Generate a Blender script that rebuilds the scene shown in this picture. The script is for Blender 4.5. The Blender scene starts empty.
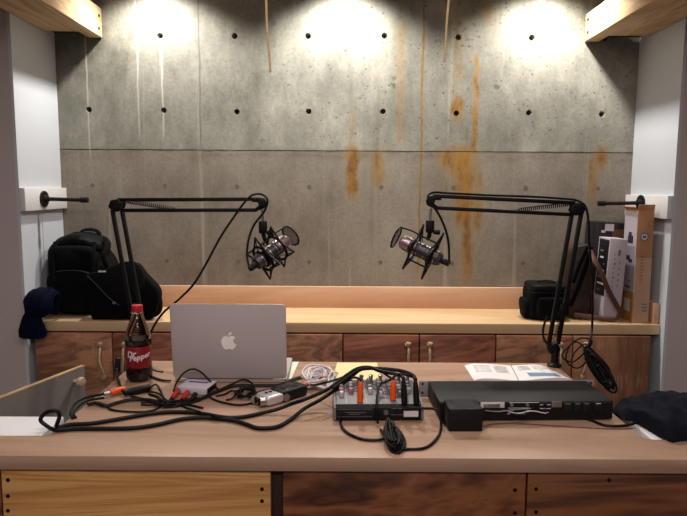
import bpy, bmesh, math, random
from mathutils import Vector, Matrix, noise
R = math.radians
scene = bpy.context.scene
COL = scene.collection

# ------------------------------------------------------------------ camera
CAM_H = 1.5
cam_d = bpy.data.cameras.new('camera'); cam_d.sensor_width = 36; cam_d.lens = 612/687*36
cam_d.clip_start = 0.02
cam = bpy.data.objects.new('camera', cam_d); COL.objects.link(cam)
CAM_M = Matrix.Translation((0, 0, CAM_H)) @ Matrix.Rotation(R(90-6.6), 4, 'X') @ Matrix.Rotation(R(0.35), 4, 'Z')
cam.matrix_world = CAM_M
scene.camera = cam
def P(px, py, z=None, y=None, x=None):
    """point of the place seen at a pixel of the photograph, on a plane z=, y= or x="""
    d = CAM_M.to_3x3() @ Vector(((px-343.5)/612, -(py-258)/612, -1))
    o = CAM_M.translation
    if z is not None: t = (z-o.z)/d.z
    elif y is not None: t = (y-o.y)/d.y
    else: t = (x-o.x)/d.x
    return o + d*t

DZ = 0.95            # top of the counter and of the bench
WALL_Y = 2.785       # concrete wall
NEAR_Y = 2.466       # plane of the bench front
WN = 2.42            # plane of the walls beside the niche
XL, XR = -1.277, 1.277
CEIL = 2.44

# ------------------------------------------------------------------ materials
def lin(c):
    if isinstance(c, str):
        c = [int(c[i:i+2], 16)/255 for i in (0, 2, 4)]
    return tuple((v/12.92 if v <= 0.04045 else ((v+0.055)/1.055)**2.4) for v in c) + (1.0,)
class NT:
    def __init__(s, name):
        s.m = bpy.data.materials.new(name); s.m.use_nodes = True
        s.t = s.m.node_tree; s.b = s.t.nodes['Principled BSDF']
        s.tc = s.t.nodes.new('ShaderNodeTexCoord')
    def L(s, a, b): s.t.links.new(a, b)
    def put(s, sock, v):
        if isinstance(v, bpy.types.NodeSocket): s.L(v, sock)
        elif v is not None: sock.default_value = v
    def coord(s, scale=(1, 1, 1), loc=(0, 0, 0), rot=(0, 0, 0)):
        n = s.t.nodes.new('ShaderNodeMapping'); s.L(s.tc.outputs['Object'], n.inputs[0])
        n.inputs['Scale'].default_value = scale; n.inputs['Location'].default_value = loc; n.inputs['Rotation'].default_value = rot
        return n.outputs[0]
    def noise(s, co, scale=5, detail=4, rough=.55, dist=0):
        n = s.t.nodes.new('ShaderNodeTexNoise'); s.L(co, n.inputs['Vector'])
        n.inputs['Scale'].default_value = scale; n.inputs['Detail'].default_value = detail
        n.inputs['Roughness'].default_value = rough; n.inputs['Distortion'].default_value = dist
        return n.outputs[0]
    def voro(s, co, scale):
        n = s.t.nodes.new('ShaderNodeTexVoronoi'); s.L(co, n.inputs['Vector']); n.inputs['Scale'].default_value = scale
        return n.outputs['Distance']
    def wave(s, co, scale, dist, detail=2, dscale=1.0, axis='Z', kind='BANDS'):
        n = s.t.nodes.new('ShaderNodeTexWave'); s.L(co, n.inputs['Vector']); n.wave_type = kind
        if kind == 'BANDS': n.bands_direction = axis
        else: n.rings_direction = axis
        n.inputs['Scale'].default_value = scale; n.inputs['Distortion'].default_value = dist
        n.inputs['Detail'].default_value = detail; n.inputs['Detail Scale'].default_value = dscale
        return n.outputs[1]
    def math(s, op, a, b=None, c=None, clamp=False):
        n = s.t.nodes.new('ShaderNodeMath'); n.operation = op; n.use_clamp = clamp
        s.put(n.inputs[0], a); s.put(n.inputs[1], b); s.put(n.inputs[2], c)
        return n.outputs[0]
    def rng(s, v, a, b, c=0., d=1.):
        n = s.t.nodes.new('ShaderNodeMapRange'); s.put(n.inputs[0], v)
        for i, q in enumerate((a, b, c, d)): n.inputs[i+1].default_value = q
        return n.outputs[0]
    def mix(s, f, a, b, mode='MIX'):
        n = s.t.nodes.new('ShaderNodeMix'); n.data_type = 'RGBA'; n.blend_type = mode
        s.put(n.inputs[0], f); s.put(n.inputs[6], lin(a) if isinstance(a, str) else a); s.put(n.inputs[7], lin(b) if isinstance(b, str) else b)
        return n.outputs[2]
    def ramp(s, f, stops):
        n = s.t.nodes.new('ShaderNodeValToRGB'); s.L(f, n.inputs[0]); e = n.color_ramp.elements
        while len(e) < len(stops): e.new(.5)
        for q, (p, c) in zip(e, stops): q.position = p; q.color = lin(c)
        return n.outputs[0]
    def xyz(s, co=None):
        n = s.t.nodes.new('ShaderNodeSeparateXYZ'); s.L(co or s.tc.outputs['Object'], n.inputs[0]); return n.outputs
    def bump(s, h, strength=.3, dist=.01):
        n = s.t.nodes.new('ShaderNodeBump'); s.L(h, n.inputs['Height']); n.inputs['Strength'].default_value = strength
        n.inputs['Distance'].default_value = dist; s.L(n.outputs[0], s.b.inputs['Normal'])
    def end(s, col, rough=.6, metal=0., spec=None):
        s.put(s.b.inputs['Base Color'], lin(col) if isinstance(col, str) else col)
        s.put(s.b.inputs['Roughness'], rough); s.b.inputs['Metallic'].default_value = metal
        if spec is not None: s.b.inputs['Specular IOR Level'].default_value = spec
        return s.m

def plain(name, col, rough=.5, metal=0., var=.12, scale=30, bump=0., spec=None):
    n = NT(name); v = n.noise(n.coord(), scale, 3)
    c = n.mix(n.math('MULTIPLY', v, var*2), col, '000000')
    if bump: n.bump(n.noise(n.coord(), scale*4, 3), bump, .003)
    return n.end(c, rough, metal, spec)

def wood(name, light, mid, dark, axis='X', grain=18, rough=.5, contrast=1., knots=0., seed=0., saw=0., sawc='caa184', stretch=.12):
    """long grain along one axis; wavy growth figure plus fine fibre lines"""
    n = NT(name)
    st = {'X': (stretch, 1, 1), 'Y': (1, stretch, 1), 'Z': (1, 1, stretch)}[axis]
    co = n.coord(st, (seed, seed*.7, seed*.3))
    a = n.noise(co, grain*.35, 5, .6, 1.2)
    fine = n.noise(n.coord(tuple(v*.4 if v < 1 else v for v in st), (seed, seed, seed)), grain*6, 3, .6)
    band = n.math('FRACT', n.math('MULTIPLY', a, 9))
    band = n.math('ABSOLUTE', n.math('SUBTRACT', band, .5))
    f = n.math('ADD', n.math('MULTIPLY', band, .55*contrast), n.math('MULTIPLY', a, .75))
    f = n.math('ADD', f, n.math('MULTIPLY', n.math('SUBTRACT', fine, .5), .35))
    col = n.ramp(f, [(.22, dark), (.5, mid), (.78, light)])
    if knots:
        k = n.voro(n.coord((1.0, 1.6, 1.6), (seed*3, seed, seed*2)), knots)
        col = n.mix(n.rng(k, .03, .11, .85, 0), col, dark)
        col = n.mix(n.rng(k, .02, .05, .6, 0), col, '20120c')
    if saw:
        q = n.xyz()
        band2 = n.noise(n.coord((60, 60, 3)), 2, 2)
        msk = n.math('MULTIPLY', n.rng(band2, .5, .62), n.rng(n.noise(n.coord((2, 2, 7), (seed, 3, 1)), 2, 2), .5, .62))
        col = n.mix(n.math('MULTIPLY', msk, saw), col, sawc)
    n.bump(f, .15, .003)
    return n.end(col, rough)

M = {}
M['black'] = plain('black_plastic', '0c0c0e', .55, spec=.25)
M['blackmetal'] = plain('black_powder_coat', '08080a', .5, 0, .1, spec=.2)
M['cable'] = plain('black_cable_rubber', '070709', .55, spec=.22)
M['cablegrey'] = plain('grey_cable', '6b6668', .5)
M['cablewhite'] = plain('white_cable', 'd9d0d2', .45)
M['shadowbrown'] = plain('brown_shadow_line', '6a3a2c', .5)  # brown for the shadow line before the rack unit
M['orange'] = plain('orange_plug', 'ef5a1c', .4)
M['redplug'] = plain('red_plug', 'c0161c', .35)
M['silver'] = plain('silver_metal', 'b9b4b4', .3, .9)
M['steel'] = plain('dull_steel', '8d8a8a', .4, .8)
M['white'] = plain('white_paint', 'd6d6d8', .55, 0, .04, 6)
M['whiteprint'] = plain('white_print', 'd8d2d2', .5)
M['greyprint'] = plain('grey_print', '77707a', .6)
M['darkprint'] = plain('dark_print', '26242c', .6)
M['eargrey'] = plain('grey_enamel', '8a8688', .5)
M['screw'] = plain('dark_screw', '1c1614', .5, .5)
M['iron'] = plain('black_iron_pipe', '241c1c', .45, .5)
M['rope'] = plain('cotton_rope', 'c6ac88', .85, 0, .3, 120, .6)
M['ropetan'] = plain('tan_cord', 'f0d298', .8, 0, .3, 120, .5)

def concrete():
    n = NT('cast_concrete'); X, Y, Z = n.xyz(); co = n.coord()
    big = n.noise(co, 1.6, 6, .65); midn = n.noise(n.coord((1, 1, .5), (3, 0, 1)), 6, 8, .7); fine = n.noise(co, 70, 5, .75)
    f = n.math('ADD', n.math('MULTIPLY', big, .5), n.math('MULTIPLY', midn, .5))
    base = n.ramp(f, [(.36, '5f5e54'), (.47, '82817a'), (.55, '94938b'), (.66, 'b2b0a8')])
    low = n.ramp(f, [(.34, '746a60'), (.5, '8e847a'), (.66, '9d948b')])
    jz = n.math('ADD', Z, n.math('MULTIPLY', n.math('SUBTRACT', n.noise(n.coord((1, 1, .1)), 14, 4), .5), .02))
    lower = n.rng(jz, JOINT-.004, JOINT+.003, 1, 0)
    base = n.mix(n.math('MULTIPLY', lower, .85), base, low)
    base = n.mix(.4, base, n.ramp(fine, [(.3, '64625a'), (.7, 'b8b6ac')]), 'OVERLAY')
    # ragged dark edge along the cold joint
    jn = n.math('MULTIPLY', n.rng(n.math('ABSOLUTE', n.math('SUBTRACT', jz, JOINT-.02)), 0, .035, 1, 0), n.rng(n.noise(n.coord((1, 1, 2.5), (7, 0, 0)), 6, 6, .7), .42, .6))
    base = n.mix(n.math('MULTIPLY', jn, .6), base, '5a5144')
    rim = n.math('MULTIPLY', n.rng(n.math('ABSOLUTE', n.math('SUBTRACT', jz, JOINT-.002)), 0, .006, 1, 0), n.rng(n.noise(n.coord((1, 1, 1), (17, 0, 0)), 9, 5, .7), .4, .55, .2, 1))
    base = n.mix(n.math('MULTIPLY', rim, .8), base, '50453a')
    # pale drips, dark seepage bands, hairline cracks
    streak = n.noise(n.coord((9, 1, .3), (1, 0, 0)), 1.8, 4, .6)
    base = n.mix(n.rng(streak, .6, .72, 0, .4), base, 'bdbab0')
    base = n.mix(n.rng(n.noise(n.coord((6, 1, .22), (5, 0, 2)), 1.3, 4), .56, .7, 0, .5), base, '64604f')
    for px, z0, s in ((201, 1.66, '554f45'), (421, 1.2, '5e4c30'), (164, 1.69, 'b9b4ab'), (90, 1.6, 'b5b1a8'), (140, 1.7, 'aeaba2')):
        wob = n.math('MULTIPLY', n.math('SUBTRACT', n.noise(n.coord((.2, 1, 1), (px, 0, 0)), 5, 3), .5), .018)
        d = n.math('ABSOLUTE', n.math('SUBTRACT', n.math('ADD', X, wob), wx(px)))
        base = n.mix(n.math('MULTIPLY', n.rng(d, .001, .0055, .6, 0), n.rng(Z, z0, z0+.06)), base, s)
    # bug holes
    upper = n.rng(Z, JOINT+.01, JOINT+.05); side = n.rng(X, -.7, 0, .2, 1); us = n.math('MULTIPLY', upper, side)
    for sc, r0, r1, loc, nz in ((11, .1, .2, (2, 0, 5), .5), (24, .12, .2, (7, 0, 1), .5), (42, .14, .24, (4, 0, 9), .47)):
        wv = n.noise(n.coord((1, 1, 1), loc), 30, 2)
        v = n.math('ADD', n.voro(n.coord((1, 1, 1.3), loc), sc), n.math('MULTIPLY', n.math('SUBTRACT', wv, .5), .22))
        rare = n.rng(n.noise(n.coord((1, 1, 1), loc[::-1]), sc*.8, 2), nz, nz+.08)
        base = n.mix(n.math('MULTIPLY', n.math('MULTIPLY', n.rng(v, r0, r1, .75, 0), rare), us), base, '58523f')
    # rust: centre, half width, low, high, strength
    warp = n.math('MULTIPLY', n.math('SUBTRACT', n.noise(n.coord((3, 1, 7)), 2.2, 5, .65), .5), .045)
    XX = n.math('ADD', X, warp)
    rn = n.noise(n.coord((5, 1, 1.5), (4, 0, 8)), 4, 8, .75)
    patch = n.noise(n.coord((2.2, 1, 1.6), (1, 0, 6)), 6, 8, .75)
    rust = None
    for xc, hw, z0, z1, s in RUST:
        g = n.rng(n.math('ABSOLUTE', n.math('SUBTRACT', XX, xc)), hw*.15, hw, 1, 0)
        h = n.math('MULTIPLY', n.rng(Z, z0-.05, z0+.06), n.rng(Z, z1-.05, z1+.03, 1, 0))
        q = n.math('MULTIPLY', n.math('MULTIPLY', g, h), s)
        rust = q if rust is None else n.math('MAXIMUM', rust, q)
    tex = n.math('ADD', n.math('MULTIPLY', rn, .7), n.math('MULTIPLY', patch, .6))
    rm = n.rng(n.math('MULTIPLY', rust, tex), .25, .6)
    base = n.mix(n.math('MULTIPLY', n.rng(rust, .05, .9), .35), base, 'a08a58')
    base = n.mix(n.math('MULTIPLY', rm, .88), base, n.ramp(tex, [(.45, '9c7c40'), (.62, '936722'), (.8, '5f3a12')]))
    h = n.math('ADD', n.math('MULTIPLY', midn, .6), n.math('MULTIPLY', fine, .3))
    n.bump(h, .3, .01)
    return n.end(base, .72, 0, .3)
def wx(px, py=150): return P(px, py, y=WALL_Y).x
def wz(py, px=343): return P(px, py, y=WALL_Y).z
RUST = [
    (wx(352), .05, wz(202), wz(140), 1.0), (wx(352), .03, wz(152), wz(100), .5), (wx(378), .055, wz(192), wz(146), .8), (wx(368), .13, wz(160), wz(146), .6),
    (wx(462), .12, wz(182), wz(142), 1.1), (wx(474), .028, wz(165), wz(50), .85), (wx(456), .05, wz(122), wz(92), 1.0),
    (wx(446), .07, wz(172), wz(146), 1.0), (wx(466), .085, wz(232), wz(160), 1.0), (wx(470), .06, wz(285), wz(215), .8), (wx(421), .018, wz(290), wz(20), .6), (wx(480), .045, wz(240), wz(165), .75),
    (wx(602), .06, wz(172), wz(140), .85), (wx(595), .05, wz(205), wz(150), .72), (wx(400), .05, wz(150), wz(15), .5), (wx(456), .06, wz(90), wz(-5), .5), (wx(484), .06, wz(30), wz(-5), .6),
]
JOINT = wz(151)
M['concrete'] = concrete()
M['walnut'] = wood('walnut_board', '8a5636', '633822', '30190f', 'X', 9, .45, 1.7, 1.6, 4.3, stretch=.13)
M['walnut2'] = wood('walnut_board_straight', '80502f', '5c3621', '2e1910', 'X', 9, .45, 1.7, 1.2, 9.1, stretch=.12)
M['pine'] = wood('pine_board', 'd6a666', 'c49054', 'a06a36', 'X', 26, .55, 1.5, .9, 2.2, stretch=.07)
M['maple'] = wood('pale_desk_top', 'b0917b', 'a68670', '91725c', 'X', 7, .42, .9, .9, 1.5)
M['benchtop'] = wood('pale_bench_top', 'dabd98', 'd0b089', 'bf9a70', 'X', 9, .42, .5, 0, 3.5)
M['splash'] = wood('backsplash_board', 'd6b092', 'cca386', 'b88c6c', 'X', 9, .5, .5, 0, 5.5)
M['door'] = wood('reclaimed_brown_board', 'a97354', '865a40', '583624', 'X', 9, .55, 1.7, 1.8, 7.7, .3, stretch=.25)
M['doorb'] = wood('reclaimed_red_board', 'a5664a', '834d36', '522c1e', 'X', 9, .5, 1.7, 1.6, 12.4, stretch=.22)
M['doorc'] = wood('reclaimed_vertical_board', 'a0704f', '82583d', '5a3824', 'Z', 7, .6, 1.2, 0, 3.9, .35)
M['carcass'] = wood('dark_cabinet_frame', '4a2c1e', '361e14', '22120c', 'Z', 10, .6)
M['beam'] = wood('rough_pine_beam', 'd8bc98', 'c6a47c', '9c7850', 'Y', 9, .7, 1.2, 0, 6.1)
M['gatewood'] = wood('plywood_edge', 'b09470', '967a58', '74593c', 'Y', 20, .6)
M['gate'] = plain('grey_gate_paint', '6c6661', .7, 0, .12, 8)
M['niche'] = plain('cool_white_wall_paint', 'c3c7cf', .6, 0, .03, 3)
M['greywall'] = plain('pale_grey_wall_paint', 'c2b7b5', .65, 0, .05, 3)
M['ceiling'] = plain('ceiling_paint', 'b8b2a8', .8, 0, .05, 3)
M['floor'] = plain('dark_floor', '4a4440', .5, 0, .3, 4)

# ------------------------------------------------------------------ mesh helpers
def catmull(pts, closed=False, sub=6):
    pts = [Vector(p) for p in pts]; n = len(pts); out = []
    if n < 3 or sub < 2: return pts
    rng = range(n if closed else n-1)
    for i in rng:
        p0 = pts[(i-1) % n] if closed or i > 0 else pts[0]*2-pts[1]
        p1 = pts[i]; p2 = pts[(i+1) % n]
        p3 = pts[(i+2) % n] if closed or i+2 < n else pts[-1]*2-pts[-2]
        d01 = max((p1-p0).length, 1e-5)**.5; d12 = max((p2-p1).length, 1e-5)**.5; d23 = max((p3-p2).length, 1e-5)**.5
        m1 = (p1-p0)/d01 - (p2-p0)/(d01+d12) + (p2-p1)/d12; m2 = (p2-p1)/d12 - (p3-p1)/(d12+d23) + (p3-p2)/d23
        m1 *= d12; m2 *= d12
        for k in range(sub):
            t = k/sub; t2 = t*t; t3 = t2*t
            out.append(p1*(2*t3-3*t2+1) + m1*(t3-2*t2+t) + p2*(-2*t3+3*t2) + m2*(t3-t2))
    if not closed: out.append(pts[-1])
    return out

class MB:
    def __init__(s): s.bm = bmesh.new()
    def _x(s, vs, M4):
        if M4 is not None: bmesh.ops.transform(s.bm, matrix=M4, verts=vs)
    def box(s, c, d, bev=0., M4=None, seg=2):
        r = bmesh.ops.create_cube(s.bm, size=1); vs = r['verts']
        bmesh.ops.transform(s.bm, matrix=Matrix.Translation(c) @ Matrix.Diagonal((*d, 1)), verts=vs)
        if bev:
            es = list({e for v in vs for e in v.link_edges})
            q = bmesh.ops.bevel(s.bm, geom=es, offset=bev, segments=seg, affect='EDGES', profile=.5)
            vs = list({v for f in q['faces'] for v in f.verts} | {v for v in vs if v.is_valid})
        s._x(vs, M4); return s
    def span(s, a, b, bev=0., M4=None):
        c = [(p+q)/2 for p, q in zip(a, b)]; d = [abs(q-p) for p, q in zip(a, b)]
        return s.box(c, d, bev, M4)
    def tube(s, pts, r, n=8, closed=False, smooth=True, flat=None, sub=6, up=None):
        P_ = catmull(pts, closed, sub) if smooth else [Vector(p) for p in pts]
        m = len(P_); rs = r if callable(r) else (lambda t: r)
        tang = []
        for i in range(m):
            a = P_[i-1] if (i > 0 or closed) else P_[i]; b = P_[(i+1) % m] if (i < m-1 or closed) else P_[i]
            t = b-a; tang.append(t.normalized() if t.length > 1e-9 else Vector((0, 0, 1)))
        u = Vector(up) if up else (Vector((0, 0, 1)) if abs(tang[0].z) < .9 else Vector((1, 0, 0)))
        u = (u-tang[0]*u.dot(tang[0])).normalized(); rings = []
        for i in range(m):
            t = tang[i]; w = u-t*u.dot(t)
            if up: w2 = Vector(up)-t*Vector(up).dot(t); w = w2 if w2.length > .2 else w
            u = w.normalized() if w.length > 1e-6 else u
            b = t.cross(u); rr = rs(i/max(1, m-1)); ra, rb = (rr, rr) if not flat else (rr*flat[0], rr*flat[1])
            rings.append([s.bm.verts.new(P_[i] + u*(math.sin(2*math.pi*k/n)*rb) + b*(math.cos(2*math.pi*k/n)*ra)) for k in range(n)])
        for i in range(m if closed else m-1):
            A = rings[i]; B = rings[(i+1) % m]; off = 0
            if closed and i == m-1:
                off = min(range(n), key=lambda o: sum((A[k].co-B[(k+o) % n].co).length for k in range(n)))
            for k in range(n): s.bm.faces.new((A[k], A[(k+1) % n], B[(k+1+off) % n], B[(k+off) % n]))
        if not closed:
            s.bm.faces.new(rings[0][::-1]); s.bm.faces.new(rings[-1])
        return s
    def lathe(s, prof, n=20, M4=None, wob=None):
        rings = []; new = []
        for r, z in prof:
            ring = []
            for k in range(n):
                a = 2*math.pi*k/n; rr = r*(wob(a, z) if wob else 1)
                v = s.bm.verts.new((rr*math.cos(a), rr*math.sin(a), z)); ring.append(v); new.append(v)
            rings.append(ring)
        for A, B in zip(rings, rings[1:]):
            for k in range(n): s.bm.faces.new((A[k], A[(k+1) % n], B[(k+1) % n], B[k]))
        s.bm.faces.new(rings[0][::-1]); s.bm.faces.new(rings[-1])
        s._x(new, M4); return s
    def cyl(s, a, b, r0, r1=None, n=14):
        a = Vector(a); b = Vector(b); d = b-a
        return s.lathe([(r0, 0), (r0 if r1 is None else r1, d.length)], n, Matrix.Translation(a) @ d.to_track_quat('Z', 'Y').to_matrix().to_4x4())
    def bar(s, a, b, w, h, up=(0, 1, 0), bev=0.):
        a = Vector(a); b = Vector(b); d = b-a; t = d.normalized(); u = Vector(up); u = (u-t*u.dot(t)).normalized(); v = t.cross(u)
        Mx = Matrix((( t.x, u.x, v.x, 0), (t.y, u.y, v.y, 0), (t.z, u.z, v.z, 0), (0, 0, 0, 1))); Mx.translation = (a+b)/2
        return s.box((0, 0, 0), (d.length, h, w), bev, Mx)
    def torus(s, R_, r, M4=None, n=28, m=8):
        rings = []; new = []
        for i in range(n):
            a = 2*math.pi*i/n; ring = []
            for k in range(m):
                b = 2*math.pi*k/m; q = R_+r*math.cos(b)
                v = s.bm.verts.new((q*math.cos(a), q*math.sin(a), r*math.sin(b))); ring.append(v); new.append(v)
            rings.append(ring)
        for i in range(n):
            A = rings[i]; B = rings[(i+1) % n]
            for k in range(m): s.bm.faces.new((A[k], B[k], B[(k+1) % m], A[(k+1) % m]))
        s._x(new, M4); return s
    def prism(s, out, t, M4=None, bev=0.):
        """outline in XY, extruded along +Z by t"""
        vs = [s.bm.verts.new((p[0], p[1], 0)) for p in out]; f = s.bm.faces.new(vs)
        if f.normal.z > 0 or True:
            q = bmesh.ops.extrude_face_region(s.bm, geom=[f]); nv = [g for g in q['geom'] if isinstance(g, bmesh.types.BMVert)]
            bmesh.ops.translate(s.bm, vec=(0, 0, t), verts=nv)
        allv = vs+nv
        if bev:
            es = list({e for v in allv for e in v.link_edges if len(e.link_faces) == 2 and all(abs(fc.normal.z) > .9 or True for fc in e.link_faces) and abs(e.verts[0].co.z-e.verts[1].co.z) < 1e-6})
            q = bmesh.ops.bevel(s.bm, geom=es, offset=bev, segments=2, affect='EDGES', profile=.5)
            allv = list({v for v in allv if v.is_valid} | {v for fc in q['faces'] for v in fc.verts})
        s._x(allv, M4); return s
    def soft(s, c, d, n=10, p=4., fn=None, amp=0., sc=6., seed=0., M4=None):
        """rounded, lumpy cushion-like solid standing on z of c"""
        new = {}
        def vert(q):
            k = tuple(round(v, 5) for v in q)
            if k in new: return new[k]
            L = sum(abs(v)**p for v in q)**(1/p); w = Vector(q)/L
            pos = Vector((w.x*d[0]/2, w.y*d[1]/2, (w.z+1)*d[2]/2))
            if fn: pos = fn(pos, w)
            if amp:
                nv = Vector((w.x/d[0], w.y/d[1], w.z/d[2])).normalized()
                pos = pos + nv*(noise.noise(pos*sc+Vector((seed, seed*2, seed*3)))*amp + noise.noise(pos*sc*2.7+Vector((seed*5, 1, 2)))*amp*.4)
                pos.z = max(pos.z, 0.0) if w.z < -.5 else pos.z
            v = s.bm.verts.new(pos+Vector(c)); new[k] = v; return v
        g = [-1+2*i/n for i in range(n+1)]
        for ax in range(3):
            for sg in (-1, 1):
                for i in range(n):
                    for j in range(n):
                        qs = []
                        for a, b in ((i, j), (i+1, j), (i+1, j+1), (i, j+1)):
                            q = [0, 0, 0]; q[ax] = sg; q[(ax+1) % 3] = g[a]; q[(ax+2) % 3] = g[b]; qs.append(vert(q))
                        s.bm.faces.new(qs if sg > 0 else qs[::-1])
        s._x(list(new.values()), M4); return s
    def text(s, body, size, M4, depth=.0006, shear=0., bold=0.):
        cu = bpy.data.curves.new('lettering', 'FONT'); cu.body = body; cu.size = size; cu.extrude = depth/2; cu.shear = shear
        cu.align_x = 'CENTER'; cu.align_y = 'CENTER'; cu.offset = bold; cu.resolution_u = 3
        o = bpy.data.objects.new('lettering', cu); COL.objects.link(o)
        dg = bpy.context.evaluated_depsgraph_get(); me = bpy.data.meshes.new_from_object(o.evaluated_get(dg))
        bpy.data.objects.remove(o); 
        k = len(s.bm.verts); s.bm.from_mesh(me); bpy.data.meshes.remove(me)
        s.bm.verts.ensure_lookup_table(); vs = s.bm.verts[k:]
        if callable(M4):
            for v in vs: v.co = M4(v.co)
        else: s._x(vs, M4)
        return s
    def mesh(s, name, mat, inv=None, ang=35):
        bmesh.ops.recalc_face_normals(s.bm, faces=s.bm.faces[:])
        if inv is not None: bmesh.ops.transform(s.bm, matrix=inv, verts=s.bm.verts[:])
        me = bpy.data.meshes.new(name); s.bm.to_mesh(me); s.bm.free(); me.materials.append(mat)
        me.shade_smooth(); me.set_sharp_from_angle(angle=R(ang))
        return me

WM = {}    # world matrices of the things
def tag(o, label=None, cat=None, group=None, kind=None):
    if label: o['label'] = label
    if cat: o['category'] = cat
    if group: o['group'] = group
    if kind: o['kind'] = kind
    return o
def empty(name, loc, label, cat, rz=0., group=None, M4=None):
    o = bpy.data.objects.new(name, None); COL.objects.link(o); o.empty_display_size = .05
    Mx = M4 if M4 is not None else Matrix.Translation(loc) @ Matrix.Rotation(rz, 4, 'Z')
    o.matrix_world = Mx; WM[o] = Mx
    return tag(o, label, cat, group)
def part(name, mb, mat, parent, world=False, label=None, ang=35):
    """a mesh child; geometry in the thing's own space, or in world space"""
    root = parent
    while root.parent: root = root.parent
    me = mb.mesh(name, mat, WM[root].inverted() if world else None, ang)
    o = bpy.data.objects.new(name, me); COL.objects.link(o); o.parent = parent
    if label: o['label'] = label
    return o
def solo(name, mb, mat, label=None, cat=None, group=None, kind=None, ang=35):
    """a thing that is one mesh, built in world space, its origin moved to its base"""
    bm = mb.bm; xs = [v.co for v in bm.verts]
    lo = Vector((min(v.x for v in xs), min(v.y for v in xs), min(v.z for v in xs))); hi = Vector((max(v.x for v in xs), max(v.y for v in xs), max(v.z for v in xs)))
    base = Vector(((lo.x+hi.x)/2, (lo.y+hi.y)/2, lo.z))
    me = mb.mesh(name, mat, Matrix.Translation(-base), ang)
    o = bpy.data.objects.new(name, me); COL.objects.link(o); o.location = base; WM[o] = Matrix.Translation(base)
    return tag(o, label, cat, group, kind)
def struct(name, mb, mat):
    me = mb.mesh(name, mat); o = bpy.data.objects.new(name, me); COL.objects.link(o); o['kind'] = 'structure'; WM[o] = Matrix(); return o

# ------------------------------------------------------------------ the room
struct('floor', MB().span((-3.2, -2.6, -.1), (3.2, WALL_Y+.15, 0)), M['floor'])
struct('ceiling', MB().span((-3.2, -2.6, CEIL), (3.2, WALL_Y+.15, CEIL+.1)), M['ceiling'])
struct('wall_rear', MB().span((-3.2, -2.6, 0), (3.2, -2.5, CEIL)), M['greywall'])
struct('wall_room_left', MB().span((-3.3, -2.6, 0), (-3.2, WN, CEIL)), M['greywall'])
struct('wall_room_right', MB().span((3.2, -2.6, 0), (3.3, WN, CEIL)), M['greywall'])
RX = 1.297
struct('wall_left', MB().span((-3.3, WN, 0), (XL-.012, WALL_Y+.15, CEIL)), M['greywall'])
struct('wall_right', MB().span((RX+.012, WN, 0), (3.3, WALL_Y+.15, CEIL)), M['greywall'])
# white lining boards on the returns of the niche, with a vertical butt joint under the rail
JL = P(43, 235, x=XL).y
struct('trim_1', MB().span((XL-.012, WN, 1.4), (XL, WALL_Y, CEIL)), M['niche'])
struct('trim_4', MB().span((XL-.012, WN, 0), (XL, JL-.002, 1.4)), M['niche'])
struct('trim_5', MB().span((XL-.012, JL+.002, 0), (XL, WALL_Y, 1.4)), M['niche'])
struct('trim_2', MB().span((RX, WN, 0), (RX+.012, WALL_Y, CEIL)), M['niche'])

# concrete wall with open form-tie holes above the cold joint
hx = [(-1.1355+.3262*k) for k in range(8)]
hz = [wz(36), wz(112)]; 
JOINT = wz(151)
def concrete_wall():
    mb = MB(); bm = mb.bm; y = WALL_Y
    def face(z0, z1, holes):
        es = []
        ol = [bm.verts.new(p) for p in ((-1.4, y, z0), (1.4, y, z0), (1.4, y, z1), (-1.4, y, z1))]
        es += [bm.edges.new((ol[i], ol[(i+1) % 4])) for i in range(4)]
        for (cx, cz) in holes:
            r = .0135; rings = []
            for dy, k in ((0, 1.), (.006, .86), (.045, .8)):
                rings.append([bm.verts.new((cx+r*k*math.cos(a*math.pi/7), y+dy, cz+r*k*math.sin(a*math.pi/7))) for a in range(14)])
            for A, B in zip(rings, rings[1:]):
                for k in range(14): bm.faces.new((A[k], A[(k+1) % 14], B[(k+1) % 14], B[k]))
            bm.faces.new(rings[-1])
            es += [bm.edges.get((rings[0][k], rings[0][(k+1) % 14])) for k in range(14)]
        bmesh.ops.triangle_fill(bm, use_beauty=True, edges=es)
        return ol
    rnd = random.Random(4)
    holes = [(x+rnd.uniform(-.006, .006), z+rnd.uniform(-.004, .004)) for z in hz for x in hx if not (z == hz[0] and x < -1)]
    up = face(JOINT+.002, CEIL, holes)
    lo = face(0, JOINT-.002, [])
    # groove of the cold joint
    g = [bm.verts.new((x, y+.006, JOINT)) for x in (-1.4, 1.4)]
    bm.faces.new((up[0], up[1], g[1], g[0])); bm.faces.new((g[0], g[1], lo[2], lo[3]))
    # body behind
    mb.span((-1.4, y+.05, 0), (1.4, y+.15, CEIL))
    return struct('wall_back', mb, M['concrete'])
concrete_wall()
# grout plugs in the lower lift: recorded as small round patches
M['grout'] = plain('grey_grout', '6e675c', .8, 0, .2, 40)
mb = MB()
for x in hx:
    for z in (wz(187), wz(262)):
        mb.cyl((x, WALL_Y-.0008, z), (x, WALL_Y+.01, z), .0095, n=14)
o = struct('trim_3', mb, M['grout'])

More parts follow.
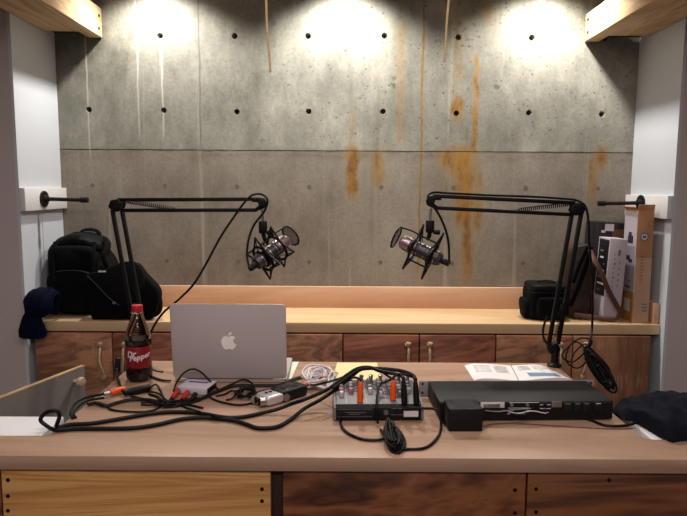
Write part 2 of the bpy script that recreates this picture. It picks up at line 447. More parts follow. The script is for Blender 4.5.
# ------------------------------------------------------------------ bench: top, splash boards, four cabinets
BF = NEAR_Y-.002
mb = MB(); mb.span((XL+.002, BF-.012, DZ-.042), (RX-.002, WALL_Y-.002, DZ), .003)
solo('bench_top', mb, M['benchtop'], 'long pale wood bench top running along the concrete wall', 'bench top')
mb = MB(); mb.span((XL+.02, WALL_Y-.022, DZ+.0005), (RX-.003, WALL_Y-.003, DZ+.098), .002)
solo('backsplash_board', mb, M['splash'], 'long pinkish wood upstand board along the back of the bench', 'board')
mb = MB(); mb.span((RX-.024, BF, DZ+.0005), (RX-.003, WALL_Y-.024, DZ+.085), .002)
solo('side_splash_board', mb, M['splash'], 'short wood upstand board at the right end of the bench', 'board')
# cabinets
xd = [P(px, 333, y=BF).x for px in (36.5, 114, 190.5, 267, 343, 419, 495, 571.5, 649.5)]
door_mats = [M['door'], M['doorb'], M['doorb'], M['door'], M['doorb'], M['doorb'], M['door'], M['doorc']]
Z1 = DZ-.046
def rope_handle(px, x, parent, sway):
    z0, z1 = P(px, 345, y=BF-.03).z, P(px, 345, y=BF-.03).z-.135
    mb = MB(); y = BF-.024
    mb.tube([(x, y-.002, z0), (x+sway*.2, y-.016, z0-.02), (x+sway*.1, y-.024, z0-.06), (x+sway*.8, y-.018, z1+.03), (x+sway, y-.002, z1)], .0052, 8)
    mb.soft((x, y-.006, z0-.011), (.024, .02, .024), 4, 2.5, amp=.002, sc=90)
    mb.soft((x+sway, y-.006, z1-.014), (.026, .02, .026), 4, 2.5, amp=.002, sc=90)
    return part('rope_handle', mb, M['rope'], parent, True)
names = ['cabinet under the black bags at the left end of the bench', 'cabinet behind the silver laptop', 'cabinet in the middle behind the yellow note and black mixer', 'cabinet at the right end under the leaning boxes']
for c in range(4):
    xa, xb = xd[2*c], xd[2*c+2]
    t = empty('cabinet', ((xa+xb)/2, NEAR_Y+.15, 0), 'two-door reclaimed wood '+names[c], 'cabinet', group='reclaimed wood cabinets under the bench')
    mb = MB(); y0, y1 = BF+.001, WALL_Y-.03
    mb.span((xa, y0, .08), (xa+.018, y1, Z1)).span((xb-.018, y0, .08), (xb, y1, Z1)).span((xa+.018, y0, .08), (xb-.018, y1, .1)).span((xa+.018, y0, Z1-.02), (xb-.018, y1, Z1)).span((xa+.018, y1-.01, .1), (xb-.018, y1, Z1-.02)).span((xa+.01, y0+.05, 0), (xb-.01, y1, .08))
    part('carcass', mb, M['carcass'], t, True)
    for k in range(2):
        a, b = xd[2*c+k], xd[2*c+k+1]
        mb = MB(); mb.span((a+.0025, BF-.021, .1), (b-.0025, BF-.0005, Z1-.002), .0015)
        d = part('door', mb, door_mats[2*c+k], t, True)
        hp = {(0, 0): 100, (0, 1): 124, (1, 0): 255, (1, 1): 279, (2, 0): 408, (2, 1): 430, (3, 0): 560, (3, 1): 586}[(c, k)]
        rope_handle(hp, P(hp, 345, y=BF-.03).x, d, .012 if k == 0 else -.008)

# ------------------------------------------------------------------ rails and pegs on the niche returns
for sx, X, pxs in ((1, XL, (45, 199)), (-1, RX, (640, 203))):
    side = 'left' if sx > 0 else 'right'
    z0 = P(44, 209.5, x=XL).z if sx > 0 else P(640, 216, x=RX).z; z1 = z0+.092
    t = empty('peg_rail', (X, 2.6, z0), 'white painted rail on the %s niche wall carrying a black iron peg' % side, 'peg rail')
    mb = MB(); a, b = sorted((X, X+sx*.024)); mb.span((a, WN-.004, z0), (b, WALL_Y-.003, z1), .002)
    part('rail', mb, M['white'], t, True)
    q = P(*pxs, x=X+sx*.03); y = min(max(q.y, NEAR_Y+.05), 2.72); z = q.z
    mb = MB(); x0 = X+sx*.024
    mb.cyl((x0, y, z), (x0+sx*.007, y, z), .034, n=20).cyl((x0+sx*.007, y, z), (x0+sx*.02, y, z), .017, .014)
    f = part('flange', mb, M['iron'], t, True)
    for a in range(4):
        m2 = MB(); an = R(45+90*a); m2.cyl((x0+sx*.006, y+.025*math.cos(an), z+.025*math.sin(an)), (x0+sx*.0095, y+.025*math.cos(an), z+.025*math.sin(an)), .0035, n=8); part('screw', m2, M['screw'], f, True)
    mb = MB(); mb.cyl((x0+sx*.015, y, z), (x0+sx*.165, y, z-.003), .0082, n=14).cyl((x0+sx*.155, y, z-.003), (x0+sx*.185, y, z-.003), .0118, n=14)
    part('peg', mb, M['iron'], t, True)

# ------------------------------------------------------------------ overhead beams and hanging cords
for sx, X, pxe in ((1, XL, 102), (-1, RX, 585)):
    side = 'left' if sx > 0 else 'right'
    ze = P(pxe, 37.5 if sx > 0 else 41.5, y=2.775).z; xi = P(pxe, 37, y=2.775).x; zt = P(pxe, 8 if sx > 0 else 14, y=2.775).z
    t = empty('ceiling_beam', (xi, 2.0, ze), 'rough sawn wood beam overhead at the %s side of the niche' % side, 'beam')
    w = .062; y0, y1 = .75, WALL_Y-.004; a, b = sorted((xi, xi-sx*w))
    part('beam_timber', MB().span((a, y0, ze), (b, y1, zt), .003), M['beam'], t, True)
    a2, b2 = sorted((xi-sx*(w+.001), X+sx*.004)) 
    part('packing_timber', MB().span((a2, y0, ze+.004), (b2, y1-.09, zt), .003), M['beam'], t, True)
    mb = MB(); mb.span((a2, y1-.088, ze+.018), (b2-.0, y1-.012, ze+.024)).span((a2, y1-.088, ze+.018), (b2, y1-.084, zt-.01))
    part('steel_bracket', mb, M['blackmetal'], t, True)
    for k, (yy, dz) in enumerate(((y1-.04, .03), (y1-.035, .085))):
        m2 = MB(); m2.cyl((xi+sx*.0035, yy, ze+dz), (xi-sx*.002, yy, ze+dz), .006, n=10); part('bolt', m2, M['screw'], t, True)
for (a, b, lab) in (((264, -75), (270.5, 72), 'thin tan cord hanging from above left of centre'), ((457, -75), (444.5, 62), 'thin tan cord hanging from above right of centre')):
    yy = 1.75
    p0 = P(*a, y=yy); p1 = P(*b, y=yy); top = p0 + (p0-p1)*((CEIL-p0.z)/(p0.z-p1.z))
    p0m = top.lerp(p1, .45)+Vector((.004, 0, 0)); p1m = top.lerp(p1, .75)+Vector((-.004, 0, 0))
    solo('hanging_cord', MB().tube([top, p0m, p1m, p1], lambda t: .0042-.0012*t, 8), M['ropetan'], lab, 'cord')

# ------------------------------------------------------------------ pony walls beside the desk and the grey gate
for nm, a, b in (('wall_low_left', -2.2, -.672), ('wall_low_right', .69, 2.2)):
    struct(nm, MB().span((a, 1.302, 0), (b, 1.425, DZ-.004), .004), M['white'])
gp0 = P(84.5, 365.5, z=DZ+.005); gdir = Vector((-math.sin(R(18)), -math.cos(R(18)), 0)); GL = .405
t = empty('half_gate', (gp0.x, gp0.y, .1), 'open grey half-height gate with a wood top edge and round knob', 'gate')
nrm = Vector((gdir.y, -gdir.x, 0));  nrm = nrm if nrm.x > 0 else -nrm
Mg = Matrix(((gdir.x, nrm.x, 0, gp0.x), (gdir.y, nrm.y, 0, gp0.y), (0, 0, 1, 0), (0, 0, 0, 1)))
part('panel', MB().span((0, -.013, .1), (GL, 0, DZ), .0015, Mg), M['gate'], t, True)
part('edge_strip', MB().span((0, -.013, DZ+.0002), (GL, 0, DZ+.006), .001, Mg), M['gatewood'], t, True)
kz = P(79, 379, y=gp0.y-.02).z
part('knob', MB().lathe([(.006, 0), (.006, .012), (.013, .016), (.016, .024), (.013, .032), (.005, .034)], 16, Mg @ Matrix.Translation((.045, 0, kz)) @ Matrix.Rotation(R(-90), 4, 'X')), M['rope'], t, True)
for hz_ in (.25, .8): part('hinge', MB().cyl(Mg @ Vector((GL+.004, -.01, hz_-.04)), Mg @ Vector((GL+.004, -.01, hz_+.04)), .006), M['steel'], t, True)

# ------------------------------------------------------------------ counter desk
t = empty('counter_desk', (0, 1.3, 0), 'broad pale wood desk whose front edge spans the whole foreground', 'desk')
EL, ER = -.650, .668; F0 = P(343, 457.5, z=DZ).y; BK = P(343, 361.8, z=DZ).y
r = .022
def corner(cx, cy, a0, a1, r=r, k=5): return [(cx+r*math.cos(R(a0+(a1-a0)*i/k)), cy+r*math.sin(R(a0+(a1-a0)*i/k))) for i in range(k+1)]
ol = [(-2.2, F0), (2.2, F0), (2.2, 1.3)] + corner(ER+r, 1.3+r, 270, 180) + [(ER, BK), (EL, BK)] + corner(EL-r, 1.3+r, 0, -90) + [(-2.2, 1.3)]
th = .031
part('desk_top', MB().prism(ol, th, Matrix.Translation((0, 0, DZ-th)), .002), M['maple'], t, True)
FB = F0+.016
mb = MB().span((-2.2, FB+.021, .0), (2.2, FB+.06, DZ-th-.0005))
part('frame', mb, M['carcass'], t, True)
zb0 = DZ-th-.0035
bx = [P(px, 490, y=FB).x for px in (2, 270.5, 283, 525.5, 527.5, 697)]
def board(a, b, z1, z0, mat, lab=None, screws=()):
    o = part('front_board', MB().span((a, FB, z0), (b, FB+.02, z1), .0012), mat, t, True, lab)
    for (px, py) in screws:
        q = P(px, py, y=FB); m2 = MB().cyl((q.x, FB-.0012, q.z), (q.x, FB+.004, q.z), .0042, n=10); part('screw', m2, M['screw'], o, True)
board(bx[0], bx[1], zb0, .66, M['pine'], 'light pine front board', [(8, 480), (8, 496), (8, 510.5), (262, 489), (262, 501)])
board(bx[2], bx[3], zb0, .66, M['walnut'], 'dark figured walnut front board', [(515, 490), (515, 513)])
board(bx[4], 1.1, zb0, .66, M['walnut2'], 'dark walnut front board at right', [(536, 489), (609, 480), (536, 512)])
board(-1.2, bx[0]-.003, zb0, .66, M['walnut2'])
board(-1.2, 1.1, .657, .38, M['walnut']); board(-1.2, 1.1, .377, .1, M['walnut2'])
part('side_panel', MB().span((EL+.03, FB+.062, 0), (EL+.05, BK-.05, DZ-th-.0005)), M['carcass'], t, True)
part('side_panel', MB().span((ER-.05, FB+.062, 0), (ER-.03, BK-.05, DZ-th-.0005)), M['carcass'], t, True)

# ================================================================== things on the desk
def D(px, py, h=0.): return P(px, py, z=DZ+h)
def Rz(a): return Matrix.Rotation(R(a), 4, 'Z')
T = Matrix.Translation

# ---- laptop, open towards the far side
M['alu'] = plain('brushed_aluminium', 'b4acac', .45, .2, .04, 6)
M['logo'] = plain('pale_logo', 'fffafa', .35)
M['darkkeys'] = plain('dark_keys', '19191b', .5)
M['screen'] = plain('dark_glass_screen', '0d0f14', .12)
lc = D(230.3, 382.8); LW, LD, LH = .3195, .219, .0105
t = empty('laptop', lc, 'silver aluminium laptop seen from behind its open lid', 'laptop')
def rrect(w, h, r, k=5, cx=0, cy=0):
    o = []
    for sx, sy, a in ((1, 1, 0), (-1, 1, 90), (-1, -1, 180), (1, -1, 270)):
        for i in range(k+1):
            an = R(a+90*i/k); o.append((cx+sx*(w/2-r)+r*math.cos(an), cy+sy*(h/2-r)+r*math.sin(an)))
    return o
part('base', MB().prism(rrect(LW-.004, LD, .012, cy=LD/2), LH, T((0, .002, .0015)), .002), M['alu'], t)
part('keyboard', MB().span((-.135, .045, LH+.0016), (.135, .15, LH+.0024)), M['darkkeys'], t)
tilt = R(6)      # top of the lid leans towards the camera
ML = T((0, .004, LH+.003)) @ Matrix.Rotation(R(90)+tilt, 4, 'X')      # lid plane: x across, y up the lid, z towards the camera
Lh = .2185
lid = part('lid', MB().prism(rrect(LW, Lh, .012, cy=Lh/2), .006, ML, .0018), M['alu'], t)
part('screen', MB().prism(rrect(LW-.012, Lh-.016, .008, cy=Lh/2+.002), .0006, ML @ T((0, 0, -.0007))), M['screen'], lid)
def apple_outline(s):
    body = [(0, .78), (.12, .84), (.26, .87), (.40, .84), (.52, .74), (.42, .64), (.37, .52), (.37, .38), (.44, .25), (.56, .17), (.49, .0), (.40, -.14), (.30, -.22), (.19, -.23), (.08, -.19), (0, -.175), (-.08, -.19), (-.2, -.23), (-.32, -.21), (-.44, -.07), (-.53, .12), (-.575, .33), (-.55, .55), (-.46, .72), (-.34, .83), (-.2, .865), (-.1, .82)]
    q = catmull([(x, y, 0) for x, y in body], True, 3)
    return [(v.x*s, (v.y-.33)*s) for v in q]
def leaf_outline(s):
    q = catmull([(.0, .90, 0), (.02, 1.04, 0), (.1, 1.14, 0), (.235, 1.20, 0), (.23, 1.07, 0), (.15, .96, 0)], True, 3)
    return [(v.x*s, (v.y-.33)*s) for v in q]
# x is mirrored because the lid is seen from its outer side
ML2 = ML @ T((0, Lh/2-.002, .0061))
part('logo', MB().prism([(x, y) for x, y in apple_outline(.036)], .0006, ML2).prism([(x, y) for x, y in leaf_outline(.036)], .0006, ML2), M['logo'], lid, label='pale fruit emblem with a bite out of it')
mb = MB(); mb.cyl((-.12, .004, LH+.003), (.12, .004, LH+.003), .004, n=10); part('hinge', mb, M['darkkeys'], t)
for x in (-.14, .14):
    for y in (.02, .2): part('foot', MB().cyl((x, y, 0), (x, y, .0016), .006), M['black'], t)

# ---- plastic bottle of cola
def glassy(name, col, rough, trans, ior=1.45):
    n = NT(name); m = n.end(col, rough); n.b.inputs['Transmission Weight'].default_value = trans; n.b.inputs['IOR'].default_value = ior; return m
M['pet'] = glassy('clear_bottle_plastic', 'fbf6f6', .03, 1.0, 1.15)
M['cola'] = plain('dark_cola', '140607', .12)
M['cap'] = plain('red_cap', 'b8141c', .4)
M['blabel'] = plain('maroon_label', '7a0f1a', .35, 0, .08)
bc = D(139.5, 379.5)
t = empty('soda_bottle', bc, 'plastic bottle of dark soda with a red cap and maroon label', 'bottle', rz=R(12))
def petal(a, z): return 1+(.045*math.cos(5*a)*max(0, 1-z/.03) if z < .03 else 0)
k = 1.0
part('bottle_body', MB().lathe([(.022, 0), (.031, .002), (.0358, .012), (.0368, .03), (.0352, .05), (.0352, .1), (.0366, .106), (.0368, .118), (.0352, .128), (.029, .152), (.021, .174), (.0146, .19), (.0128, .197), (.0128, .2)], 28, wob=petal), M['pet'], t)
part('soda', MB().lathe([(.019, .0025), (.029, .004), (.0342, .013), (.0352, .03), (.0337, .05), (.0337, .1), (.035, .106), (.0352, .118), (.0349, .121)], 28, wob=petal), M['cola'], t)
lab = part('label', MB().lathe([(.0354, .042), (.0358, .043), (.0358, .102), (.0354, .103)], 28), M['blabel'], t)
part('neck_ring', MB().lathe([(.0135, .193), (.0165, .1945), (.0165, .196), (.0135, .1975)], 20), M['pet'], t)
part('cap', MB().lathe([(.0142, .198), (.0148, .199), (.0148, .2145), (.0138, .2165), (.004, .217)], 28, wob=lambda a, z: 1+.02*math.cos(24*a)), M['cap'], t)
def wrap(v):   # lettering follows the label; it slants up to the right
    s = v.x*math.cos(R(10))-v.y*math.sin(R(10)); h = v.x*math.sin(R(10))+v.y*math.cos(R(10))
    a = s/.0359-math.pi/2; rr = .0361+v.z
    return Vector((rr*math.cos(a), rr*math.sin(a), .079+h))
mb = MB(); mb.text('Dr', .024, lambda v: wrap(v+Vector((-.017, .006, 0))), .0004, .25, .0006).text('Pepper', .0215, lambda v: wrap(v+Vector((.006, -.006, 0))), .0004, .25, .0006)
part('lettering', mb, M['whiteprint'], lab, label='white slanted lettering')

# ---- papers
M['paper'] = plain('white_paper', 'dcd6d6', .7, 0, .04)
M['notepaper'] = plain('pale_yellow_paper', 'd8c994', .7, 0, .04)
M['blueprint'] = plain('blue_print', '6a86a8', .6)
def sheet(name, pts, th, mat, label, cat, h=0):
    q = [D(px, py, h) for px, py in pts]
    return solo(name, MB().prism([(v.x, v.y) for v in q], th, T((0, 0, DZ+h+.0003))), mat, label, cat)
M['greenpaper'] = plain('pale_green_paper', 'c6d0bc', .7, 0, .04)

ps = P(300, 363, z=DZ)
sheet('paper_sheet', [(292, 362.2), (299, 362.2), (291, 380), (289, 380)], .0012, M['greenpaper'], 'narrow pale sheet lying beside the right edge of the laptop', 'paper')
sheet('note_paper', [(337, 363), (377, 363), (381, 380), (333, 380)], .0008, M['notepaper'], 'pale yellow note sheet lying behind the black mixer', 'paper')
# open booklet: two curved page blocks
b0 = [D(464.5, 366), D(511, 366), D(546, 367.6), D(571, 380), D(519, 381.5), D(474, 381)]
t = empty('booklet', (b0[1]+b0[4])/2, 'open white booklet lying flat behind the black rack unit', 'booklet')
def pages(A, B, C_, D_):   # A back outer, B back spine, C front spine, D front outer
    mb = MB(); n = 8; rows = []
    for i in range(n+1):
        f = i/n; hgt = .0015+.007*math.sin(math.pi*min(1, f*1.0)**.6)*(1-f*.15) 
        a = A.lerp(B, f); b = D_.lerp(C_, f)
        rows.append([mb.bm.verts.new((p.x, p.y, z)) for p, z in ((a, DZ+.0004), (b, DZ+.0004), (b, DZ+hgt), (a, DZ+hgt))])
    for r0, r1 in zip(rows, rows[1:]):
        for k in range(4): mb.bm.faces.new((r0[k], r0[(k+1) % 4], r1[(k+1) % 4], r1[k]))
    mb.bm.faces.new(rows[0]); mb.bm.faces.new(rows[-1][::-1]); return mb
g = Vector((.0015, 0, 0))
pl = part('page', pages(b0[0], b0[1]-g, b0[4]-g, b0[5]), M['paper'], t, True)
pr = part('page', pages(b0[2], b0[1]+g, b0[4]+g, b0[3]), M['paper'], t, True)
def on_booklet(u, v, right=True):   # u from the spine outward, v from back to front
    A, B, C_, D_ = (b0[2], b0[1]+g, b0[4]+g, b0[3]) if right else (b0[0], b0[1]-g, b0[4]-g, b0[5])
    f = 1-u; hgt = .0015+.007*math.sin(math.pi*f**.6)*(1-f*.15)
    p = A.lerp(B, f).lerp(D_.lerp(C_, f), v); return Vector((p.x, p.y, DZ+hgt+.0004))
mb = MB()
for i in range(6):
    a = [on_booklet(.25+i*.1, v) for v in (.55+.025*i, .8+.02*i)]; b = [on_booklet(.35+i*.1, v) for v in (.575+.025*i, .82+.02*i)]
    f = mb.bm.faces.new([mb.bm.verts.new(p) for p in (a[0], b[0], b[1], a[1])])
q = bmesh.ops.extrude_face_region(mb.bm, geom=mb.bm.faces[:]); bmesh.ops.translate(mb.bm, vec=(0, 0, .0003), verts=[v for v in q['geom'] if isinstance(v, bmesh.types.BMVert)])
part('printed_band', mb, M['blueprint'], pr, True, label='blue printed band')
for rt in (False, True):
    for v in ([.15, .23, .31, .39, .47, .55] if not rt else [.12, .2, .28, .36]):
        for u0, u1 in ((.12, .42), (.5, .85)):
            a = on_booklet(u0, v, rt); b = on_booklet(u1, v, rt)
            part('print_line', MB().tube([a, (a+b)/2 + Vector((0, 0, .0006)), b], .0006, 4, smooth=False), M['greyprint'], pr if rt else pl, True)

# ---- rack unit with its rear connectors towards the camera
M['rack'] = plain('black_rack_steel', '111114', .55, .1, .06, 20, spec=.3)
q0 = P(443, 402.5, z=DZ+.047); q1 = P(614, 401.5, z=DZ+.047); k0 = P(433.5, 380.5, z=DZ+.047); k1 = P(597, 381, z=DZ+.047)
q0.x = P(440, 402.5, z=DZ+.047).x
dx = (q1-q0).normalized(); RW = (q1-q0).length; RD = ((k0-q0).y+(k1-q1).y)/2; ra = math.atan2(dx.y, dx.x)
t = empty('rack_unit', (q0.x, q0.y, DZ), 'flat black one-unit rack processor with its back panel facing front', 'audio rack unit', rz=ra)
RH = .0435; rz0 = .0035
part('housing', MB().span((0, .003, rz0), (RW, RD, rz0+RH), .0012), M['rack'], t)
bp = part('back_panel', MB().span((.002, 0, rz0+.001), (RW-.002, .003, rz0+RH-.002)), M['black'], t)
fp = part('front_plate', MB().span((-.024, RD, rz0), (RW+.024, RD+.004, rz0+RH), .001), M['eargrey'], t, label='grey front plate with projecting ears')
mb = MB()
for x in (-.015, RW+.015):
    for z in (.012, .036): part('mounting_hole', MB().cyl((x, RD-.0006, rz0+z), (x, RD+.0002, rz0+z), .0035, n=10), M['darkprint'], fp)
def on_rack(px, py): 
    q = WM[t].inverted() @ P(px, py, y=q0.y); return q.x, q.z
def rpart(name, pts, mat, dep=.004, lab=None):
    (x0, z0), (x1, z1) = on_rack(*pts[0]), on_rack(*pts[1])
    return part(name, MB().span((x0, -dep, min(z0, z1)), (x1, .0002, max(z0, z1)), .0006), mat, bp, label=lab)
w = rpart('port_plate', ((481, 402.6), (505, 408.5)), M['whiteprint'], .0006, 'white marked connector plate')
(x0, z0), (x1, z1) = on_rack(484, 403.8), on_rack(500, 407.4)
part('serial_port', MB().span((x0, -.005, z1), (x1, -.0006, z0), .001), M['steel'], bp)
for (a, b) in ((509, 518), (511, 519), (555, 562)):
    pass
for px in (512, 520, 528, 537, 546): 
    for py in (405.5, 411.5):
        x, z = on_rack(px, py); part('jack_socket', MB().cyl((x, -.004, z), (x, .0002, z), .0042, n=12), M['steel'] if px in (528, 512) else M['black'], bp)
rpart('port_plate', ((553, 402.5), (563, 408.5)), M['steel'], .002)
for px in (569, 579, 588, 600):
    o = rpart('socket_block', ((px-3.5, 403.5), (px+4, 413)), M['rack'], .003)
    (x0, z0), (x1, z1) = on_rack(px-2, 404.6), on_rack(px+2.6, 405.4)
    part('marking', MB().span((x0, -.0035, z1), (x1, -.003, z0)), M['greyprint'] if px < 600 else M['notepaper'], o)
for (a, b, c) in ((510, 540, 403.2), (509, 530, 408.6), (541, 552, 405.6), (541, 552, 409.5), (541, 550, 413.4), (508, 526, 414.4)):
    (x0, z0), (x1, z1) = on_rack(a, c), on_rack(b, c+.6); part('print_line', MB().span((x0, -.0008, min(z0, z1)), (x1, .0001, max(z0, z1))), M['whiteprint'], bp)
for x in (.02, RW-.02):
    for y in (.02, RD-.02): part('foot', MB().cyl((x, y, 0), (x, y, rz0+.0005), .008), M['black'], t)

# ---- small black power adapter standing before the rack unit
a0 = D(448.5, 432.3); a1 = D(482.5, 431.5)
t = empty('power_adapter', (a0+a1)/2, 'small black box adapter in front of the rack unit', 'power adapter', rz=R(1))
w = (a1-a0).length
part('body', MB().span((-w/2, 0, 0), (w/2, .066, .054), .004), M['black'], t)
part('seam', MB().span((-w/2-.0003, -.0003, .041), (w/2+.0003, .0663, .0422)), M['rack'], t)
part('rating_plate', MB().span((-.022, .012, .0538), (.024, .058, .0544)), M['rack'], t)

# ---- compact mixer, its socket side towards the camera
M['mixgrey'] = plain('mixer_grey_panel', '747074', .5, .2, .08, 20)
m0 = D(333.5, 421.5); m1 = D(423.5, 421)
MX = (m1-m0).length; MD = .15
t = empty('audio_mixer', (m0.x, m0.y, DZ), 'small black and grey mixer crowded with jack plugs', 'audio mixer', rz=math.atan2((m1-m0).y, (m1-m0).x))
MxM = WM[t]
z0, zf, zb = .004, .038, .05
prof = [(0, z0), (MD, z0), (MD, zb), (.006, zf), (0, zf-.006)]
Mp = Matrix(((0, 0, 1, 0), (1, 0, 0, 0), (0, 1, 0, 0), (0, 0, 0, 1)))   # profile (y, z) swept along x
part('chassis', MB().prism(prof, MX-.012, T((.006, 0, 0)) @ Mp, .0012), M['black'], t)
for x in (0, MX-.006): part('side_cheek', MB().prism([(y, z+.0015 if z > .01 else z-.0005) for y, z in prof], .006, T((x, 0, 0)) @ Mp, .001), M['mixgrey'], t, label='grey side cheek')
sl = math.atan2(zb-zf, MD-.006)
MT = T((0, .006, zf+.0003)) @ Matrix.Rotation(sl, 4, 'X')      # top panel: x across, y up the slope
top = part('top_panel', MB().span((.007, .001, 0), (MX-.007, MD-.007, .0016), .0005, MT), M['mixgrey'], t, label='grey top panel')
knobm = [plain('knob_white', 'd2ccd0', .4), plain('knob_grey', '8a868c', .4), plain('knob_pink', 'b8747c', .4)]
rnd = random.Random(8)
xs = [.02+i*.0238 for i in range(8)]
for i, x in enumerate(xs):
    for j, y in enumerate((.045, .065, .085, .105, .125)):
        if (j == 0 and i % 2) or rnd.random() < .05: continue
        mk = knobm[0 if (i+j) % 4 == 0 else (2 if i < 3 and j == 1 else 1)]
        part('knob', MB().lathe([(.0062, 0), (.0066, .001), (.0054, .012), (.0044, .0128)], 12, MT @ T((x, y, .0016))), mk, top)
for x in xs[::2]:
    part('print_line', MB().span((x+.0105, .01, .0014), (x+.0113, MD-.02, .0019), 0, MT), knobm[0], top)
# row of upright sockets along the far edge, capped silver plugs
for px in (361.5, 371, 380.5, 399, 408):
    q = MxM.inverted() @ P(px, 380, y=m0.y+.135)
    part('jack_socket', MB().lathe([(.0062, 0), (.0062, .004), (.0048, .0045), (.0048, .015), (.0058, .0155), (.0058, .0185), (.003, .0195)], 12, MT @ T((q.x, .132, .0016))), M['silver'], top)
sock = part('socket_panel', MB().span((.012, -.0012, z0+.004), (MX-.012, .0006, zf-.008), .0004), M['rack'], t)
def mq(px, py): q = MxM.inverted() @ P(px, py, y=m0.y); return q.x, q.z
(x0, a), (x1, b) = mq(404, 411.5), mq(421, 417.5); x1 = min(x1, MX-.013)
lb = part('rating_label', MB().span((x0, -.0018, b), (x1, -.0011, a)), M['whiteprint'], sock, label='white rating label')
for px, py in ((379, 412), (386, 412.5), (397, 411)):
    x, z = mq(px, py); part('power_socket', MB().cyl((x, -.005, z), (x, .0002, z), .006, .0052, 14), M['steel'] if px == 386 else M['black'], sock)
for (a_, b_, c) in ((337, 372, 409), (337, 372, 416.5), (345, 366, 412.3), (349, 360, 414), (392, 402, 408.8), (391, 403, 415)):
    (xa, za), (xb, zb_) = mq(a_, c), mq(b_, c+.5); part('print_line', MB().span((xa, -.0016, min(za, zb_)), (xb, -.001, max(za, zb_))), M['greyprint'], sock)
for x in (.015, MX-.015):
    for y in (.015, MD-.015): part('foot', MB().cyl((x, y, 0), (x, y, z0+.0006), .006), M['black'], t)

def on_mixer(px, py):   # a point of the mixer's sloping top seen at a pixel
    o = CAM_M.translation; d = CAM_M.to_3x3() @ Vector(((px-343.5)/612, -(py-258)/612, -1)); A = MxM @ MT
    p0 = A @ Vector((0, 0, .0016)); n = (A.to_3x3() @ Vector((0, 0, 1))).normalized()
    return o + d*((p0-o).dot(n)/d.dot(n))

# ================================================================== cables
def cable(name, pts, r, label, mat='cable', cat='cable', group=None, flat=None, n=8, sub=6, plugs=()):
    """pts: (px, py, height of the centre above the desk) or world vectors"""
    W = [p if isinstance(p, Vector) else D(p[0], p[1], (p[2] if len(p) > 2 else r+.0006)) for p in pts]
    o = solo(name, MB().tube(W, r, n, flat=flat, sub=sub, up=(0, 0, 1) if flat else None), M[mat], label, cat, group)
    for (nm, mb, mt, lb) in plugs: part(nm, mb, M[mt], o, True, lb)
    return o
def plug(a, b, prof):
    """a lathe between two world points; prof: (radius, 0..1 along)"""
    a = Vector(a); b = Vector(b); d = b-a
    return MB().lathe([(r, z*d.length) for r, z in prof], 14, T(a) @ d.to_track_quat('Z', 'Y').to_matrix().to_4x4())
XLR = [(.006, 0), (.0085, .03), (.0092, .3), (.0098, .34), (.0098, .96), (.0085, 1)]
RCA = [(.003, 0), (.0056, .06), (.0068, .35), (.0072, .9), (.0052, 1)]
JACK = [(.0036, 0), (.0052, .08), (.0068, .3), (.0075, .62), (.0075, .97), (.0056, 1)]

# the pair of thick cables that run from the loop at the left along the front and up into the mixer
j4 = on_mixer(416.5, 404); j4t = P(415.5, 381, y=j4.y+.004); j3 = on_mixer(404.5, 404); j3t = P(403.5, 380, y=j3.y+.004)
cable('thick_cable', [j3t+Vector((0, 0, .003)), (400.5, 375.5, .085), (393, 373.5, .09), (380, 371, .09), (369, 367.3, .09), (358, 368.5, .084), (347, 375, .075), (332, 386.5, .056), (320, 393, .048), (303, 400, .04), (290, 404.5, .022), (276.5, 409.5, .012), (264, 412.5, .006), (253, 415), (240, 417.2), (228, 417.6, .0055), (216, 416, .013), (207, 414.3, .006), (190, 412.3), (170, 412), (147, 414.2), (123, 418.2), (91, 423.4), (70, 424.6), (57, 426.8), (59.5, 416, .03), (57, 411, .042), (47, 412.3, .04), (40.5, 420, .02), (47, 426, .007), (56, 430, .006), (75, 428.8), (100, 428.6), (135, 427.8), (158, 424.4), (183, 418.8), (206, 417.8, .006), (218, 418.8), (232, 420.2, .006), (246, 424), (258, 428), (276, 427), (290.5, 419.4), (304.5, 408.5, .012), (320, 400, .026), (332, 392, .045), (351, 377, .066), (361, 369.5, .078), (377, 368.5, .086), (402, 371, .086), (411.5, 374.5, .083), j4t+Vector((0, 0, .003))], .0047,
      'long thick black cable doubled along the desk front, both ends plugged into the mixer', plugs=[('jack_plug', plug(j4t, j4, JACK), 'black', None), ('jack_plug', plug(j3t, j3, JACK), 'black', None)])
# orange plugs in the mixer
o1 = on_mixer(360, 402.5); o1t = P(360.5, 381.5, y=o1.y+.003); o2 = on_mixer(393, 400); o2t = P(393.5, 380, y=o2.y+.003)
cable('orange_plug_cable', [(310, 406, .016), (320, 400.2, .038), (332, 391, .05), (345, 381, .062), (354, 377.5, .074), (359, 378.5, .072), o1t+Vector((0, 0, .003))], .003, 'thin black cable ending in the left orange plug of the mixer', plugs=[('jack_plug', plug(o1t, o1, JACK), 'orange', 'orange jack plug')])
cable('orange_plug_cable', [(333, 388.5, .058), (346, 378.5, .072), (360, 369.5, .086), (372, 368, .09), (382, 372, .086), (389.5, 377, .078), o2t+Vector((0, 0, .003))], .003, 'thin black cable ending in the right orange plug of the mixer', plugs=[('jack_plug', plug(o2t, o2, JACK), 'orange', 'orange jack plug')])
